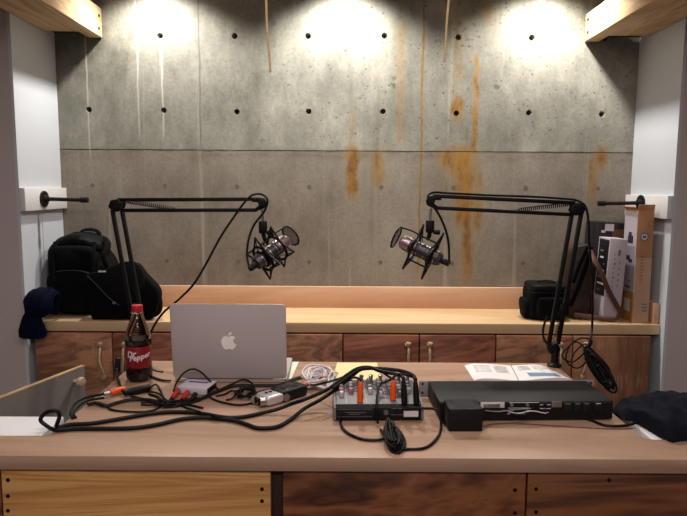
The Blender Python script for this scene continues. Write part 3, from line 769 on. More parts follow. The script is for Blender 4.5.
# power cable of the mixer: down the front, through the tied hank, round to the rack
f = lambda px, py, dy: P(px, py, y=m0.y-dy)
cable('mixer_power_cable', [f(341, 417, .004), f(340.5, 421.5, .007), D(342, 427, .004), (347, 432.5), (355, 436.5), (363, 439.3), (377, 440), (386, 438, .006), (389.5, 434, .018)], .0032, 'black cable dropping from the left corner of the mixer to the tied hank')
cable('loop_cable', [(395, 449, .012), (406, 449.3), (424, 448), (436.5, 438.8), (441.2, 426, .005), f(440, 414.5, .03), f(435.5, 409.5, .025), f(424, 408.4, .012), f(412, 408, .01), f(402, 409.5, .004)], .0032, 'black cable curving round the right side of the mixer from the tied hank')
cable('arched_cable', [(387, 438, .016), (383, 432.5, .012), f(378.7, 426, .012), f(376.6, 416, .01), f(376.5, 406, .006), on_mixer(378, 398)+Vector((0, 0, .02)), on_mixer(381, 394)+Vector((0, 0, .026)), P(388, 381, y=m0.y+.07), P(399.5, 374, y=m0.y+.09), P(410, 376, y=m0.y+.1), P(416, 379, y=m0.y+.11)], .0031, 'thin black cable arching from the tied hank up across the mixer')
# tied hank in front of the mixer
mb = MB(); rnd = random.Random(3)
ca = D(390, 425, .012); cb = D(397, 448, .012); ax = (cb-ca).normalized(); sd = ax.cross(Vector((0, 0, 1))).normalized()
for k in range(13):
    L = [];  wv = .003+.0013*k; zz = .003+.0042*(k*3 % 5); e0 = rnd.uniform(-.006, .006); e1 = rnd.uniform(-.004, .006); of = rnd.uniform(-.005, .005)
    for i in range(12):
        a = 2*math.pi*i/12; s_ = (math.cos(a)+1)/2; ww = wv*(.55+.75*s_)
        c = (ca+ax*e0).lerp(cb+ax*e1, s_); L.append(Vector((c.x, c.y, DZ+zz+.003*math.sin(a*2+k)+.003)) + sd*(math.sin(a)*ww+of))
    mb.tube(L, .003, 7, closed=True, sub=3)
h = solo('cable_hank', mb, M['cable'], 'black hank of coiled cable lying in front of the mixer', 'cable')
c = ca.lerp(cb, .36); part('cable_tie', MB().torus(.0125, .003, T((c.x, c.y, DZ+.0135)) @ ax.to_track_quat('Z', 'Y').to_matrix().to_4x4(), 16, 6), M['black'], h, True)

# cables behind the bottle and on the left half of the desk
px0, px1 = D(123.5, 393, .011), D(150, 387.5, .011)
cable('microphone_cable_end', [P(118, 360, y=BK-.02), P(117, 368, y=BK-.035), (118.5, 381, .02), (121, 387.5, .014), px0], .0034, 'black cable dropping beside the bottle into a black connector', plugs=[('connector', plug(px0, px1, XLR), 'black', None), ('strain_relief', plug(P(118.2, 357, y=BK-.02), P(117, 374, y=BK-.035), [(.003, 0), (.008, .1), (.009, .8), (.004, 1)]), 'black', None)])
op0, op1 = D(125, 388.6, .012), D(110, 392.6, .012)
om = D(103.5, 394, .011)
cable('orange_ended_cable', [om, (97, 395.5, .007), (88, 396.8), (77, 402), (72.5, 408), (70.5, 414.5), (73, 418)], .0031, 'black cable with an orange and silver plug near the bottle', plugs=[('plug_sleeve', plug(op1, op0, [(.0075, 0), (.0085, .1), (.0088, .6), (.006, 1)]), 'orange', 'orange plug sleeve'), ('plug_tip', plug(om, op1, [(.004, 0), (.0065, .1), (.007, 1)]), 'silver', 'silver plug tip')])
cable('thin_cable', [px1, (156, 384.5, .008), (160, 389.5), (164, 398), (170, 402, .006), (178, 404.5), (186, 407.5), (200, 412, .012)], .0028, 'thin black cable looping from the black connector behind the bottle')
cable('thin_cable', [(104, 397.5), (88, 400.5), (78, 407), (73.5, 414), (76, 417.5)], .0028, 'thin black cable curling at the left edge of the desk below the orange plug')
cable('flat_cable', [(88, 404.5), (95, 402.8), (107, 405.6), (117, 402.5), (130, 399.6), (146, 399.4), (162, 402.3, .009), (178.6, 403.8, .007), (197, 400), (216, 391.6), (234.6, 385.6), (258, 385.3), (281, 384.6), (293, 379.2), (309, 375.2), (327, 372.5)], .0046, 'flat black cable crossing the whole desk in front of the laptop', flat=(1.5, .7))
cable('thin_cable', [(107, 406.8), (111.6, 409.6), (128, 411.6), (147, 411.4), (157.5, 408.4), (163.5, 400, .011), (157, 393, .006), (146, 391, .004)], .0026, 'thin black cable in a wide loop to the left of the red plugs')
cable('bundle_cable', [(149, 394), (157, 396.5), (163, 401, .016), (172, 401.6, .014), (181, 400.3), (190, 399.2), (201, 398)], .0034, 'short black cable lying below the red plugs')
cable('laptop_power_cable', [(148, 374.5), (155, 377.8), (162, 380), (170.5, 380.8, .005)], .0034, 'flat black lead running from behind the bottle under the laptop', flat=(1.3, .7))

# silver interface box with red phono plugs
i0 = D(184, 397.5); i1 = D(209, 397.2)
M['boxsilver'] = plain('silver_box', 'ccc4cc', .45, .0)
M['bluestrip'] = plain('blue_print_strip', '4a5578', .5)
t = empty('interface_box', D(197.5, 391), 'small silver box with red phono plugs in front of the laptop', 'interface box', rz=R(-12))
part('case', MB().span((-.042, -.034, .0015), (.042, .034, .021), .003), M['boxsilver'], t)
part('name_strip', MB().span((-.03, .006, .0208), (.026, .016, .0214)), M['bluestrip'], t, label='blue printed strip')
part('socket_plate', MB().span((.038, -.03, .004), (.0426, .03, .018), .001), M['black'], t)
for x in (-.03, .03):
    for y in (-.024, .024): part('foot', MB().cyl((x, y, 0), (x, y, .002), .004, n=10), M['black'], t)
for k, (a, b) in enumerate((((172, 398.5), (178.5, 389.5)), ((182, 399.5), (188, 391.5)))):
    A = D(*a, .011); B = D(*b, .012)
    pts = [A, A+Vector((-.006, -.02, -.004)), D(163+5*k, 403.5, .014), D(150, 405-3*k, .004), D(141, 404.5-2*k, .004)]
    cable('phono_cable', pts, .0022, ('left' if k == 0 else 'right')+' one of two thin black leads with a red plug at the silver box', plugs=[('red_plug', plug(A, B, RCA), 'redplug', 'red plug'), ('plug_tail', plug(A+Vector((-.004, -.014, -.002)), A, [(.0024, 0), (.0044, .5), (.0048, 1)]), 'black', None)])
A = D(192, 399.5, .011); B = D(195.5, 394, .012)
cable('black_phono_cable', [A, (186, 402.5, .008), (176, 406, .005), (163, 407.5)], .0026, 'thin black lead with a black plug at the silver box', plugs=[('black_plug', plug(A, B, RCA), 'black', None)])
cable('arched_cable', [(173.5, 391, .02), (177, 382, .03), (184.5, 372.5, .045), (192.5, 369, .052), (200, 371.5, .046), (208, 379, .03), (215, 386.5, .008), (219, 390)], .0026, 'thin black cable arching up over the silver box against the laptop lid')
cable('thin_cable', [(207, 395.4, .01), (213, 399), (221, 402), (239, 405), (250, 403.5), (258, 401), (264, 398.5), (268, 396, .008)], .0027, 'thin black cable from the silver box to the handheld recorder')
cable('thin_cable', [(217, 391), (222, 388.6), (232, 384, .007), (243, 379.7, .014), (251, 382.5, .012), (253.5, 389, .008), (252, 394)], .0026, 'thin black cable looping up from the small tangle before the laptop')
# small tangle
mb = MB(); rnd = random.Random(11); c0 = D(246, 396.5)
L = []
for i in range(46):
    a = i*.93; rr = rnd.uniform(.013, .027); L.append(Vector((c0.x+rr*math.cos(a)*1.1, c0.y+rr*math.sin(a)*1.5, DZ+.004+rnd.uniform(0, .014))))
mb.tube(L, .0023, 7, sub=4)
solo('cable_tangle', mb, M['cable'], 'small black tangle of thin cable in front of the laptop', 'cable')
cable('thin_cable', [(253, 394.5, .006), (258, 392.3), (269.6, 389.3), (281, 388.2), (291, 388.6), (299, 387.5), (305, 385), (310, 380.5)], .0027, 'thin black cable from the small tangle to the white cable bundle')

# handheld recorder
M['recsilver'] = plain('recorder_silver', 'c6c0c2', .35, .35)
ra_ = D(259, 406); rb_ = D(303, 392.5); dv = (rb_-ra_); an = math.atan2(dv.y, dv.x)
t = empty('handheld_recorder', (ra_+rb_)/2, 'silver and black handheld recorder lying among the cables', 'recorder', rz=an)
HL = dv.length*.97
part('body', MB().soft((HL*.16, 0, 0), (HL*.68, .056, .03), 8, 6), M['black'], t)
part('silver_front', MB().soft((-HL*.27, 0, .001), (HL*.42, .058, .026), 8, 5), M['recsilver'], t, label='silver front end')
part('display', MB().span((-.004, -.018, .0295), (.042, .018, .031), .001), M['screen'], t)
for k, y in enumerate((-.016, .016)):
    part('microphone_capsule', MB().cyl((-HL*.46, y, .014), (-HL*.55, y-.006*(1 if y > 0 else -1), .014), .0105, .0115, 16), M['silver'], t)
    part('capsule_grille', MB().cyl((-HL*.55, y-.006*(1 if y > 0 else -1), .014), (-HL*.555, y-.006*(1 if y > 0 else -1), .014), .009, .008, 16), M['black'], t)
for x in (-.035, -.022, -.009): part('button', MB().cyl((x-.012, .004, .0262), (x-.012, .004, .0285), .0042, n=12), M['black'], t)
part('side_wheel', MB().cyl((-.008, -.0285, .013), (-.008, -.031, .013), .01, n=16), M['steel'], t)
A = WM[t] @ Vector((HL*.5, .006, .016)); B = WM[t] @ Vector((HL*.5+.026, .01, .016))
cable('orange_plug_cable', [B, (313, 385, .022), (322, 383.5, .04), (335, 380, .058), (349, 374.5, .072)], .0025, 'thin black cable with the orange plug in the end of the recorder', plugs=[('jack_plug', plug(B, A, JACK), 'orange', 'orange jack plug')])
# white cable bundle
mb = MB(); rnd = random.Random(21); c0 = D(319, 383.5)
for k in range(4):
    L = []
    for i in range(22):
        a = i*1.05+k; rr = rnd.uniform(.012, .05); L.append(Vector((c0.x+rr*math.cos(a)*1.0+rnd.uniform(-.006, .006), c0.y+rr*math.sin(a)*1.6, DZ+.004+rnd.uniform(0, .03))))
    mb.tube(L, .0029, 7, sub=4)
w = solo('white_cable_bundle', mb, M['cablewhite'], 'crumpled bundle of white cable between the laptop and the mixer', 'cable')
part('plug', plug(D(322, 378.5, .02), D(326, 375.5, .02), [(.005, 0), (.006, .2), (.006, 1)]), M['orange'], w, True, 'small orange plug')

# leads at the back panel of the rack unit
fr = lambda px, py, dy=.012: P(px, py, y=q0.y-dy)
cable('rack_cable', [fr(511, 413.5, .004), fr(518, 415, .01), (530, 417.6, .004), (546, 417), (557, 416.6), (572, 416.6), (582, 417.6), (592, 420.5), (604, 425), (617, 426), (631, 424.4), (640, 421.5)], .0031, 'black cable leaving the right side of the rack unit towards the dark jacket')
cable('rack_cable', [fr(485, 410.5, .004), fr(497, 411.6, .012), fr(515, 409.8, .012), fr(531, 408.5, .004)], .0015, 'thin grey lead plugged across the back of the rack unit', 'cablegrey')
cable('rack_cable', [fr(508, 411.5, .004), fr(518, 413.2, .011), fr(531, 411, .011), fr(546, 413.5, .004)], .0011, 'thin pale lead hanging across the lower back of the rack unit', 'cablewhite')
cable('cable_and_shadow_line', [(482, 427, .01), (492, 424, .003), (520, 423.6), (560, 426), (600, 428.2), (622, 428.8), (636, 428)], .0013, 'thin brown line on the desk standing in for the rack unit shadow', 'shadowbrown')  # brown strand stands in for the shadow line of the rack unit
cable('cable_and_shadow_line', [D(440.5, 415, .004), (443, 421, .006), (447, 424, .008), Vector((a0.x+.002, a0.y+.03, DZ+.012))], .0022, 'short black lead at the left of the small adapter')

cable('thin_cable', [(131, 396), (141, 398.5, .006), (152, 401.5, .008), (161, 404.5, .01), (172, 404.8, .008), (182, 404), (192, 405.5), (203, 408)], .0028, 'thin black cable running from the black connector into the pile left of the silver box')
cable('thin_cable', [(216, 396), (224, 394.5), (231, 391, .006), (236, 393, .012), (232, 398.5, .006), (226, 400)], .0026, 'thin black cable end curling between the silver box and the small tangle')

# ================================================================== boom arms and microphones
def spring(mb, a, b, r, wire, turns):
    a = Vector(a); b = Vector(b); d = b-a; q = d.to_track_quat('Z', 'Y').to_matrix()
    pts = [a + q @ Vector((r*math.cos(2*math.pi*turns*i/(turns*8)), r*math.sin(2*math.pi*turns*i/(turns*8)), d.length*i/(turns*8))) for i in range(turns*8+1)]
    return mb.tube(pts, wire, 5, smooth=False)
AY = BK-.032
def A(px, py, dy=0.): return P(px, py, y=AY+dy)
def boom(side, base, joint, low, elbow, up, tip, brace, hook, label):
    b = P(*base, z=DZ); b.y = AY; b = A(*base); b.z = DZ
    t = empty('boom_arm', (b.x, AY, DZ), label, 'microphone arm')
    p_ = lambda nm, mb, m='blackmetal', lb=None: part(nm, mb, M[m], t, True, lb)
    mb = MB().lathe([(.0225, 0.0003), (.0225, .005), (.018, .009), (.012, .012), (.0105, .03)], 20, T((b.x, AY, DZ)))
    p_('base_flange', mb)
    J = A(*joint)
    p_('post', MB().cyl((b.x, AY, DZ+.028), (b.x, AY, J.z-.012), .0075).cyl((b.x, AY, J.z-.03), (b.x, AY, J.z-.01), .0115))
    p_('lower_joint', MB().bar((b.x, AY, J.z-.016), J+Vector((0, 0, .012)), .034, .02, bev=.003).cyl(J+Vector((0, -.016, 0)), J+Vector((0, .016, 0)), .009))
    for (q0, q1) in low:
        p_('lower_rod', MB().bar(A(*q0), A(*q1), .0115, .0115, bev=.0015))
    (q0, q1), (r0, r1) = low
    m0_ = [A(*q0).lerp(A(*r0), .5), A(*q1).lerp(A(*r1), .5)]
    p_('spring', spring(MB(), m0_[1].lerp(m0_[0], .06)+Vector((0, -.012, 0)), m0_[1].lerp(m0_[0], .32)+Vector((0, -.012, 0)), .0052, .0014, 20))
    p_('spring_hook', MB().tube([A(*hook[0], -.012), A(*hook[1], -.012), A(*hook[2], -.012), A(*joint, -.01)], .0036, 7))
    # elbow: two hexagonal plates with bolts
    E = A(*elbow); mb = MB()
    for dy in (-.013, .009):
        mb2 = MB().prism([(.0235*math.cos(R(a+12)), .021*math.sin(R(a+12))) for a in range(0, 360, 60)], .004, T((E.x, AY+dy, E.z)) @ Matrix.Rotation(R(90), 4, 'X') @ T((0, 0, -.004)), .0008)
        p_('elbow_plate', mb2)
    p_('elbow_block', MB().cyl((E.x, AY-.0088, E.z), (E.x, AY+.0088, E.z), .0165, n=18))
    for dx_, dz_ in ((-.011, .008), (.011, .008), (-.008, -.01), (.008, -.01)):
        p_('bolt', MB().cyl((E.x+dx_, AY-.0205, E.z+dz_), (E.x+dx_, AY+.016, E.z+dz_), .0028, n=8))
    for (q0, q1) in up:
        p_('upper_rod', MB().bar(A(*q0), A(*q1), .0115, .0115, bev=.0015))
    p_('brace_spring', spring(MB(), A(*brace[0], -.001), A(*brace[1], -.001).lerp(A(*brace[0], -.001), .12), .0055, .0016, 26).tube([A(*brace[1], -.001).lerp(A(*brace[0], -.001), .14), A(*brace[1], 0.)], .002, 6, smooth=False))
    Tp = A(*tip); s = 1 if side == 'left' else -1
    p_('tip_joint', MB().prism([(s*x, z) for x, z in ((-.03, .012), (-.006, .017), (.008, .014), (.015, .003), (.013, -.01), (.004, -.017), (-.014, -.024), (-.02, -.016), (-.008, -.006), (-.012, .002), (-.03, .003))], .02, T((Tp.x, AY+.01, Tp.z)) @ Matrix.Rotation(R(90), 4, 'X'), .002))
    p_('tip_knob', MB().cyl((Tp.x, AY-.022, Tp.z), (Tp.x, AY-.0102, Tp.z), .009, .0075, 14))
    return t
boom('left', (143, 366.5), (142, 347), (((112.5, 210), (137, 345)), ((122, 210), (146.5, 343))), (117.2, 205.5), (((118, 199.8), (259, 199.2)), ((121, 210.3), (257, 210.0))), (262, 203), ((122, 200.5), (183, 210)), ((131, 316), (132.5, 330), (136, 342)), 'black spring boom arm on the left, its lower part behind the bottle')
boom('right', (554.5, 363.5), (551.5, 347), (((571.8, 214), (549, 343)), ((581, 214), (558, 344))), (577, 209), (((433, 196.0), (575, 203)), ((434, 207.8), (572, 214.6))), (431, 201.0), ((571, 204), (512, 210.5)), ((546.5, 317), (543, 331), (545, 341)), 'black spring boom arm on the right, standing at the back corner of the desk')

M['mesh'] = plain('dark_pop_mesh', '55474a', .8)
m_ = NT('pop_filter_gauze'); m_.end('5c4c4e', .9); m_.b.inputs['Alpha'].default_value = .45; M['gauze'] = m_.m
M['grille'] = plain('silver_mic_grille', 'c9b0b2', .35, .75, .3, 260)
M['micbody'] = plain('mic_body_grey', '4a4648', .35, .6)
def microphone(side, C, axis, tipxy, blockxy, label, grmat):
    Az = Vector(axis).normalized(); U = Vector((0, 0, 1)); X_ = U.cross(Az).normalized(); Y_ = Az.cross(X_)
    Mx = Matrix(((X_.x, Y_.x, Az.x, C.x), (X_.y, Y_.y, Az.y, C.y), (X_.z, Y_.z, Az.z, C.z), (0, 0, 0, 1)))
    t = empty('microphone', C, label, 'microphone', M4=Matrix.Translation(C))
    p_ = lambda nm, mb, m='black', lb=None, par=None: part(nm, mb, M[m], par or t, True, lb)
    body = p_('microphone_body', MB().lathe([(.012, -.066), (.0185, -.064), (.0225, -.054), (.0235, -.05), (.0235, .018), (.022, .02)], 24, Mx), 'micbody')
    for s in (-.045, -.012, .012): p_('body_band', MB().torus(.0236, .0012, Mx @ T((0, 0, s)), 24, 6), 'silver', None, body)
    p_('grille', MB().lathe([(.0225, .0205), (.0235, .024), (.0235, .058), (.021, .068), (.012, .075), (.004, .0765)], 24, Mx), grmat, 'silver grille head')
    mb = MB()
    for a in range(6): mb.tube([Mx @ Vector((.0238*math.cos(R(60*a)), .0238*math.sin(R(60*a)), s)) for s in (.022, .058)], .001, 5, smooth=False)
    mb.torus(.0238, .0014, Mx @ T((0, 0, .04)), 24, 6)
    p_('grille_cage', mb, 'micbody')
    sm = p_('mount_ring', MB().torus(.041, .0042, Mx @ T((0, 0, -.034))), 'blackmetal')
    p_('mount_ring', MB().torus(.041, .0042, Mx @ T((0, 0, .026))), 'blackmetal')
    p_('clamp_ring', MB().lathe([(.0245, -.04), (.029, -.039), (.029, -.024), (.0245, -.023)], 24, Mx), 'blackmetal')
    rp = lambda r, a, s: Mx @ Vector((r*math.cos(a), r*math.sin(a), s))
    for s0, ro, tr in ((-.034, .040, .076), (.026, .040, .074)):
        for k in range(4):
            th = R(8+90*k); so = s0-.002 if s0 < 0 else s0+.004
            p_('spider_arm', MB().tube([rp(ro, th-R(42), s0), rp(tr, th, so), rp(ro, th+R(42), s0)], .0034, 7, smooth=False))
            if s0 < 0: p_('elastic_cord', MB().tube([rp(tr, th, so), rp(.027, th+R(45), -.03), rp(tr, th+R(90), so)], .0013, 6, smooth=False))
            else: p_('elastic_cord', MB().tube([rp(tr, th, so), rp(.025, th+R(45), .012), rp(tr, th+R(90), so)], .0013, 6, smooth=False))
    for k in range(4):
        th = R(90*k); p_('spacer_rod', MB().tube([rp(.041, th, -.034), rp(.041, th, .026)], .003, 6, smooth=False), 'blackmetal')
    # pop filter on its stay
    pf = p_('pop_filter_ring', MB().torus(.034, .0028, Mx @ T((0, .004, .091))), 'blackmetal')
    p_('pop_filter_gauze', MB().lathe([(.003, .0905), (.0337, .0905), (.0337, .0915), (.003, .0915)], 28, Mx @ T((0, .004, 0))), 'gauze', 'translucent gauze disc', pf)
    p_('pop_filter_stay', MB().tube([Mx @ Vector((0, .041, .026)), Mx @ Vector((0, .043, .05)), Mx @ Vector((0, .0385, .09))], .0026, 7))
    # swivel block and threaded stud up to the arm
    B = A(*blockxy); Tp = A(*tipxy); s = 1 if side == 'left' else -1
    foot = Mx @ Vector((0, .041, 0)) 
    p_('swivel_block', MB().box((B.x, AY, B.z), (.024, .022, .038), .003), 'blackmetal')
    p_('swivel_knob', MB().cyl((B.x+.011, AY, B.z-.017), (B.x+.03, AY, B.z-.017), .0065, .0085, 12), 'blackmetal')
    p_('threaded_stud', MB().cyl((B.x, AY, B.z+.0185), (Tp.x, AY, Tp.z-.0165), .0042, n=10), 'silver', 'bright threaded stud')
    p_('mount_neck', MB().tube([(B.x, AY, B.z-.018), (B.x+.003*s, AY, B.z-.032), foot], .0065, 8), 'blackmetal')
    return t, Mx
CL = A(271, 252.5); CR = A(422, 251)
mL, MxL = microphone('left', CL, (.62, .62, .48), (262, 204), (263, 227), 'black and silver studio microphone in a spider mount on the left arm', 'grille')
mR, MxR = microphone('right', CR, (-.86, .33, .39), (431, 203), (430, 226.5), 'silver and pink-tinged studio microphone in a spider mount on the right arm', 'grille')
# microphone cables
tailL = MxL @ Vector((0, 0, -.066)); tailL2 = MxL @ Vector((0, 0, -.092))
w = [tailL2, A(247, 256, -.03), A(248.5, 240, -.02), A(254, 225, -.016), A(264.5, 211, -.018), A(267.5, 200, -.016), A(262, 194.3, -.008), A(253, 194.8, -.012), A(246.5, 200, -.016), A(236, 214, -.018), A(220, 238, -.018), A(206, 264, -.015), A(193, 285, -.01), A(177, 301, .0), A(163, 313, .004), A(152, 330, .01), A(146, 352, .012), D(150.5, 367, .006), D(155, 371), D(163, 372.5)]
cable('microphone_cable', w, .0036, 'black cable looping over the left arm tip and slanting down behind the bottle', plugs=[('connector', plug(tailL2, tailL, XLR), 'black', None)])
tailR = MxR @ Vector((0, 0, -.066)); tailR2 = MxR @ Vector((0, 0, -.092))
hkA, hkB = P(588, 351, y=1.80), P(609, 384, y=1.76)
w = [tailR2, A(448.5, 243, -.02), A(445, 228, -.018), A(438, 213, -.018), A(431, 203, -.026), A(428, 196.5, -.022), A(432, 192.8, -.008), A(450, 193.3, 0), A(490, 195.3, 0), A(530, 196.6, 0), A(560, 198.5, 0), A(577, 200.5, -.002), A(585, 206, -.004), A(588.5, 221, -.006), A(589, 240, -.006), A(591.5, 270, -.006), A(592.5, 300, -.006), A(592, 328, -.004), hkA+Vector((.004, 0, .03)), hkA]
cable('microphone_cable', w, .0036, 'black cable running along the right arm and hanging down to a coiled bundle', plugs=[('connector', plug(tailR2, tailR, XLR), 'black', None)])
# hanging coil at the end of that cable
mb = MB(); rnd = random.Random(5); ax = (hkB-hkA).normalized(); sd = Vector((ax.z, 0, -ax.x)).normalized()
for k in range(12):
    L = []; wv = rnd.uniform(.006, .026); of = rnd.uniform(-.006, .006); dy = -.022+.004*k
    e0 = rnd.uniform(-.012, .006); e1 = rnd.uniform(-.02, .02)
    for i in range(12):
        a = 2*math.pi*i/12; s_ = (math.cos(a)+1)/2
        L.append((hkB+ax*e1).lerp(hkA+ax*e0, s_) + sd*(math.sin(a)*wv*(1.15-.6*s_)+of) + Vector((0, dy+.003*math.sin(a*3+k), 0)))
    mb.tube(L, .0033, 7, closed=True, sub=3)
c = hkA.lerp(hkB, .45)
h = solo('cable_coil', mb, M['cable'], 'black coiled cable hanging in the gap right of the desk beside the jacket', 'cable')
part('cable_tie', MB().torus(.018, .004, T(c) @ ax.to_track_quat('Z', 'Y').to_matrix().to_4x4(), 16, 6), M['black'], h, True)
B0 = hkA+Vector((-.015, 0, .01))
mb = MB(); L = []
for (px, py) in ((588, 352), (577, 342), (566, 349), (562, 356), (572, 362), (585, 352), (592, 341), (583, 338), (571, 344), (566, 360), (578, 368), (590, 356), (586, 344), (575, 352), (571, 362)):
    L.append(P(px, py, y=1.81+rnd.uniform(-.012, .012)))
mb.tube(L, .0024, 7)
solo('thin_cable', mb, M['cable'], 'thin black cable in loose loops behind the right arm base', 'cable')

# ================================================================== bags, boxes and clothes on the bench
M['bagblack'] = plain('black_nylon', '08080a', .85, 0, .2, 60, .3, .12)
M['bagdark'] = plain('black_bag_flap', '0b0b0e', .6, 0, .15, 40, .2, .15)
M['strap'] = plain('black_webbing', '08080a', .85, spec=.1)
M['zip'] = plain('dark_zip', '2a2a2e', .45, .4)
bx0 = P(41, 321, z=DZ).x; 
t = empty('backpack', (-1.128, 2.63, DZ+.001), 'large black backpack standing against the left niche wall', 'backpack')
def bpfn(pos, w):
    z = pos.z/.33; pos.x *= 1-.16*max(0, z-.55)/.45-.02*z; pos.x += -.012*z
    pos.z -= .045*max(0, w.x)**2*max(0, w.z); pos.z -= .02*max(0, -w.x)**2*max(0, w.z)
    return pos
bl = part('bag_body', MB().soft((0, .015, 0), (.266, .19, .338), 14, 5, bpfn, .016, 9, 1.3), M['bagblack'], t)
part('front_pocket', MB().soft((-.01, -.095, .02), (.2, .05, .18), 10, 4, None, .008, 12, 4.1), M['bagblack'], t)
part('upper_pocket', MB().soft((.0, -.09, .2), (.19, .045, .1), 10, 3.5, None, .007, 12, 6.1), M['bagblack'], t)
part('top_flap', MB().soft((.0, .005, .288), (.215, .18, .062), 10, 3, lambda p, w: Vector((p.x, p.y, p.z-.035*max(0, w.x)**2-.02*max(0, -w.x))), .008, 11, 2.2), M['bagdark'], t)
part('grab_handle', MB().tube([(-.02, .03, .325), (-.01, .025, .352), (.03, .02, .36), (.062, .02, .35), (.07, .02, .318)], .0075, 8, flat=(1.7, .8)), M['strap'], t)
for x in (-.075, .085):
    part('strap', MB().tube([(x, -.08, .315), (x*1.04, -.108, .26), (x*1.04, -.122, .15), (x, -.122, .03)], .007, 8, flat=(1.6, .5), up=(0, -1, .01)), M['strap'], t)
part('side_strap', MB().tube([(.105, -.02, .33), (.125, -.05, .29), (.118, -.075, .26), (.128, -.06, .2)], .006, 8, flat=(1.5, .5)), M['strap'], t)
part('zip', MB().tube([(-.09, -.112, .185), (-.04, -.117, .197), (.04, -.117, .197), (.075, -.112, .185)], .0028, 6), M['zip'], t)

# shoulder bag leaning in front of the backpack
yb = 2.468
def px2(px, py, y=yb): q = P(px, py, y=y); return (q.x, q.z)
t = empty('shoulder_bag', (P(125, 321, y=yb).x, yb, DZ), 'black shoulder bag with a slanted flap, left arm rods passing before it', 'bag')
ol = [px2(*q) for q in ((85, 279), (99, 272), (124, 263), (136, 264.5), (144, 274), (158.5, 291), (158, 303), (154, 316), (150, 319.5), (128, 320.2), (92, 320.2), (89, 305))]
def smooth2(ol, n=3): return [(v.x, v.y) for v in catmull([(x, z, 0) for x, z in ol], True, n)]
def bagprism(ol, y, th, bev, mat, name, par, lab=None, world=True):
    m = Matrix(((1, 0, 0, 0), (0, 0, 1, y), (0, 1, 0, 0), (0, 0, 0, 1)))
    zmin = DZ+.001
    return part(name, MB().prism([(x, max(z, zmin)) for x, z in ol], th, m, bev), mat, par, world, lab, 60)
bb = bagprism(smooth2(ol, 4), yb, .056, .012, M['bagblack'], 'bag_body', t)
fl = [px2(*q, yb-.01) for q in ((86.5, 275), (100, 271), (124, 261.8), (137, 262.8), (144, 276), (143, 290), (133, 301), (119, 306.5), (108, 298), (97, 286))]
f = bagprism(smooth2(fl, 4), yb-.012, .0115, .004, M['bagdark'], 'flap', t)
part('flap_piping', MB().tube([P(*q, y=yb-.0125) for q in ((87, 275.5), (97, 285.5), (108, 297), (119, 305.5))], .0018, 6), M['zip'], f, True, 'grey edge piping')
part('tag', MB().box(P(102, 271.5, y=yb-.014), (.03, .002, .006)), M['whiteprint'], f, True, 'small white tag')
part('buckle', MB().box(P(114, 303, y=yb-.015), (.014, .006, .01), .002), M['steel'], f, True)
part('shoulder_strap', MB().tube([P(157, 290, y=2.5), P(160.5, 302, y=2.475), P(159, 312, y=2.468), P(150, 317, y=2.462), P(138, 317, y=2.462)], .006, 8, flat=(1.5, .5)), M['strap'], t, True)
# blue scarf over the bench edge
M['blue'] = plain('blue_knit', '0b0e28', .95, 0, .25, 90, .5, .1)
mb = MB()
def garment(mb, path, seed, n=22, folds=7, fa=.16):
    Pp = catmull([Vector(p[0]) for p in path], False, 5); m = len(Pp); rings = []
    for i, c in enumerate(Pp):
        f = i/(m-1)*(len(path)-1); k = min(int(f), len(path)-2); u = f-k
        rx = path[k][1]*(1-u)+path[k+1][1]*u; ry = path[k][2]*(1-u)+path[k+1][2]*u
        tg = (Pp[min(i+1, m-1)]-Pp[max(i-1, 0)]).normalized(); xx = Vector((1, 0, 0)); xx = (xx-tg*xx.dot(tg)).normalized(); yy = tg.cross(xx)
        ring = []
        for q in range(n):
            a = 2*math.pi*q/n; g_ = 1+fa*math.sin(folds*a+seed+i*.12)*.6+.22*noise.noise(c*14+Vector((math.cos(a), math.sin(a), seed)))
            ring.append(mb.bm.verts.new(c+xx*(math.cos(a)*rx*g_)+yy*(math.sin(a)*ry*g_)))
        rings.append(ring)
    for A_, B_ in zip(rings, rings[1:]):
        for q in range(n): mb.bm.faces.new((A_[q], A_[(q+1) % n], B_[(q+1) % n], B_[q]))
    mb.bm.faces.new(rings[0]); mb.bm.faces.new(rings[-1][::-1]); return mb
e0 = P(43, 300, y=2.43); 
garment(mb, [((-1.2, 2.50, .968), .012, .008), ((-1.195, 2.485, 1.03), .036, .018), ((-1.203, 2.445, 1.068), .045, .022), ((-1.213, 2.415, 1.055), .052, .026), ((-1.222, 2.40, 1.02), .05, .026), ((-1.237, 2.40, .985), .03, .018), ((-1.243, 2.40, .955), .042, .024), ((-1.246, 2.40, .92), .05, .026), ((-1.247, 2.401, .893), .044, .02)], 2.0, folds=9, fa=.3)
solo('blue_scarf', mb, M['blue'], 'dark blue knitted scarf draped over the left end of the bench', 'scarf', ang=70)

# small camera bag on the right
t = empty('camera_bag', (P(549, 317, y=2.51).x, 2.51, DZ), 'small boxy black camera bag on the bench behind the right arm', 'bag')
w = P(567, 317, y=2.51).x-P(528, 317, y=2.51).x
part('bag_body', MB().soft((0, .065, 0), (w, .13, .142), 10, 7, None, .006, 14, 3), M['bagblack'], t)
part('lid', MB().soft((.004, .062, .117), (w*1.0, .14, .036), 10, 6, None, .004, 14, 5), M['bagdark'], t)
part('front_pocket', MB().soft((.005, -.004, .012), (w*.72, .03, .09), 8, 5, None, .004, 14, 8), M['bagblack'], t)
part('side_pocket', MB().soft((-w/2-.004, .06, .004), (.03, .09, .085), 8, 4, None, .005, 14, 9), M['bagblack'], t)
part('zip', MB().tube([(-w*.48, -.004, .119), (0, -.006, .119), (w*.48, -.004, .119)], .002, 6), M['zip'], t)
part('carry_handle', MB().tube([(-.04, .06, .146), (-.03, .06, .158), (.03, .06, .158), (.04, .06, .146)], .005, 8, flat=(1.5, .6)), M['strap'], t)

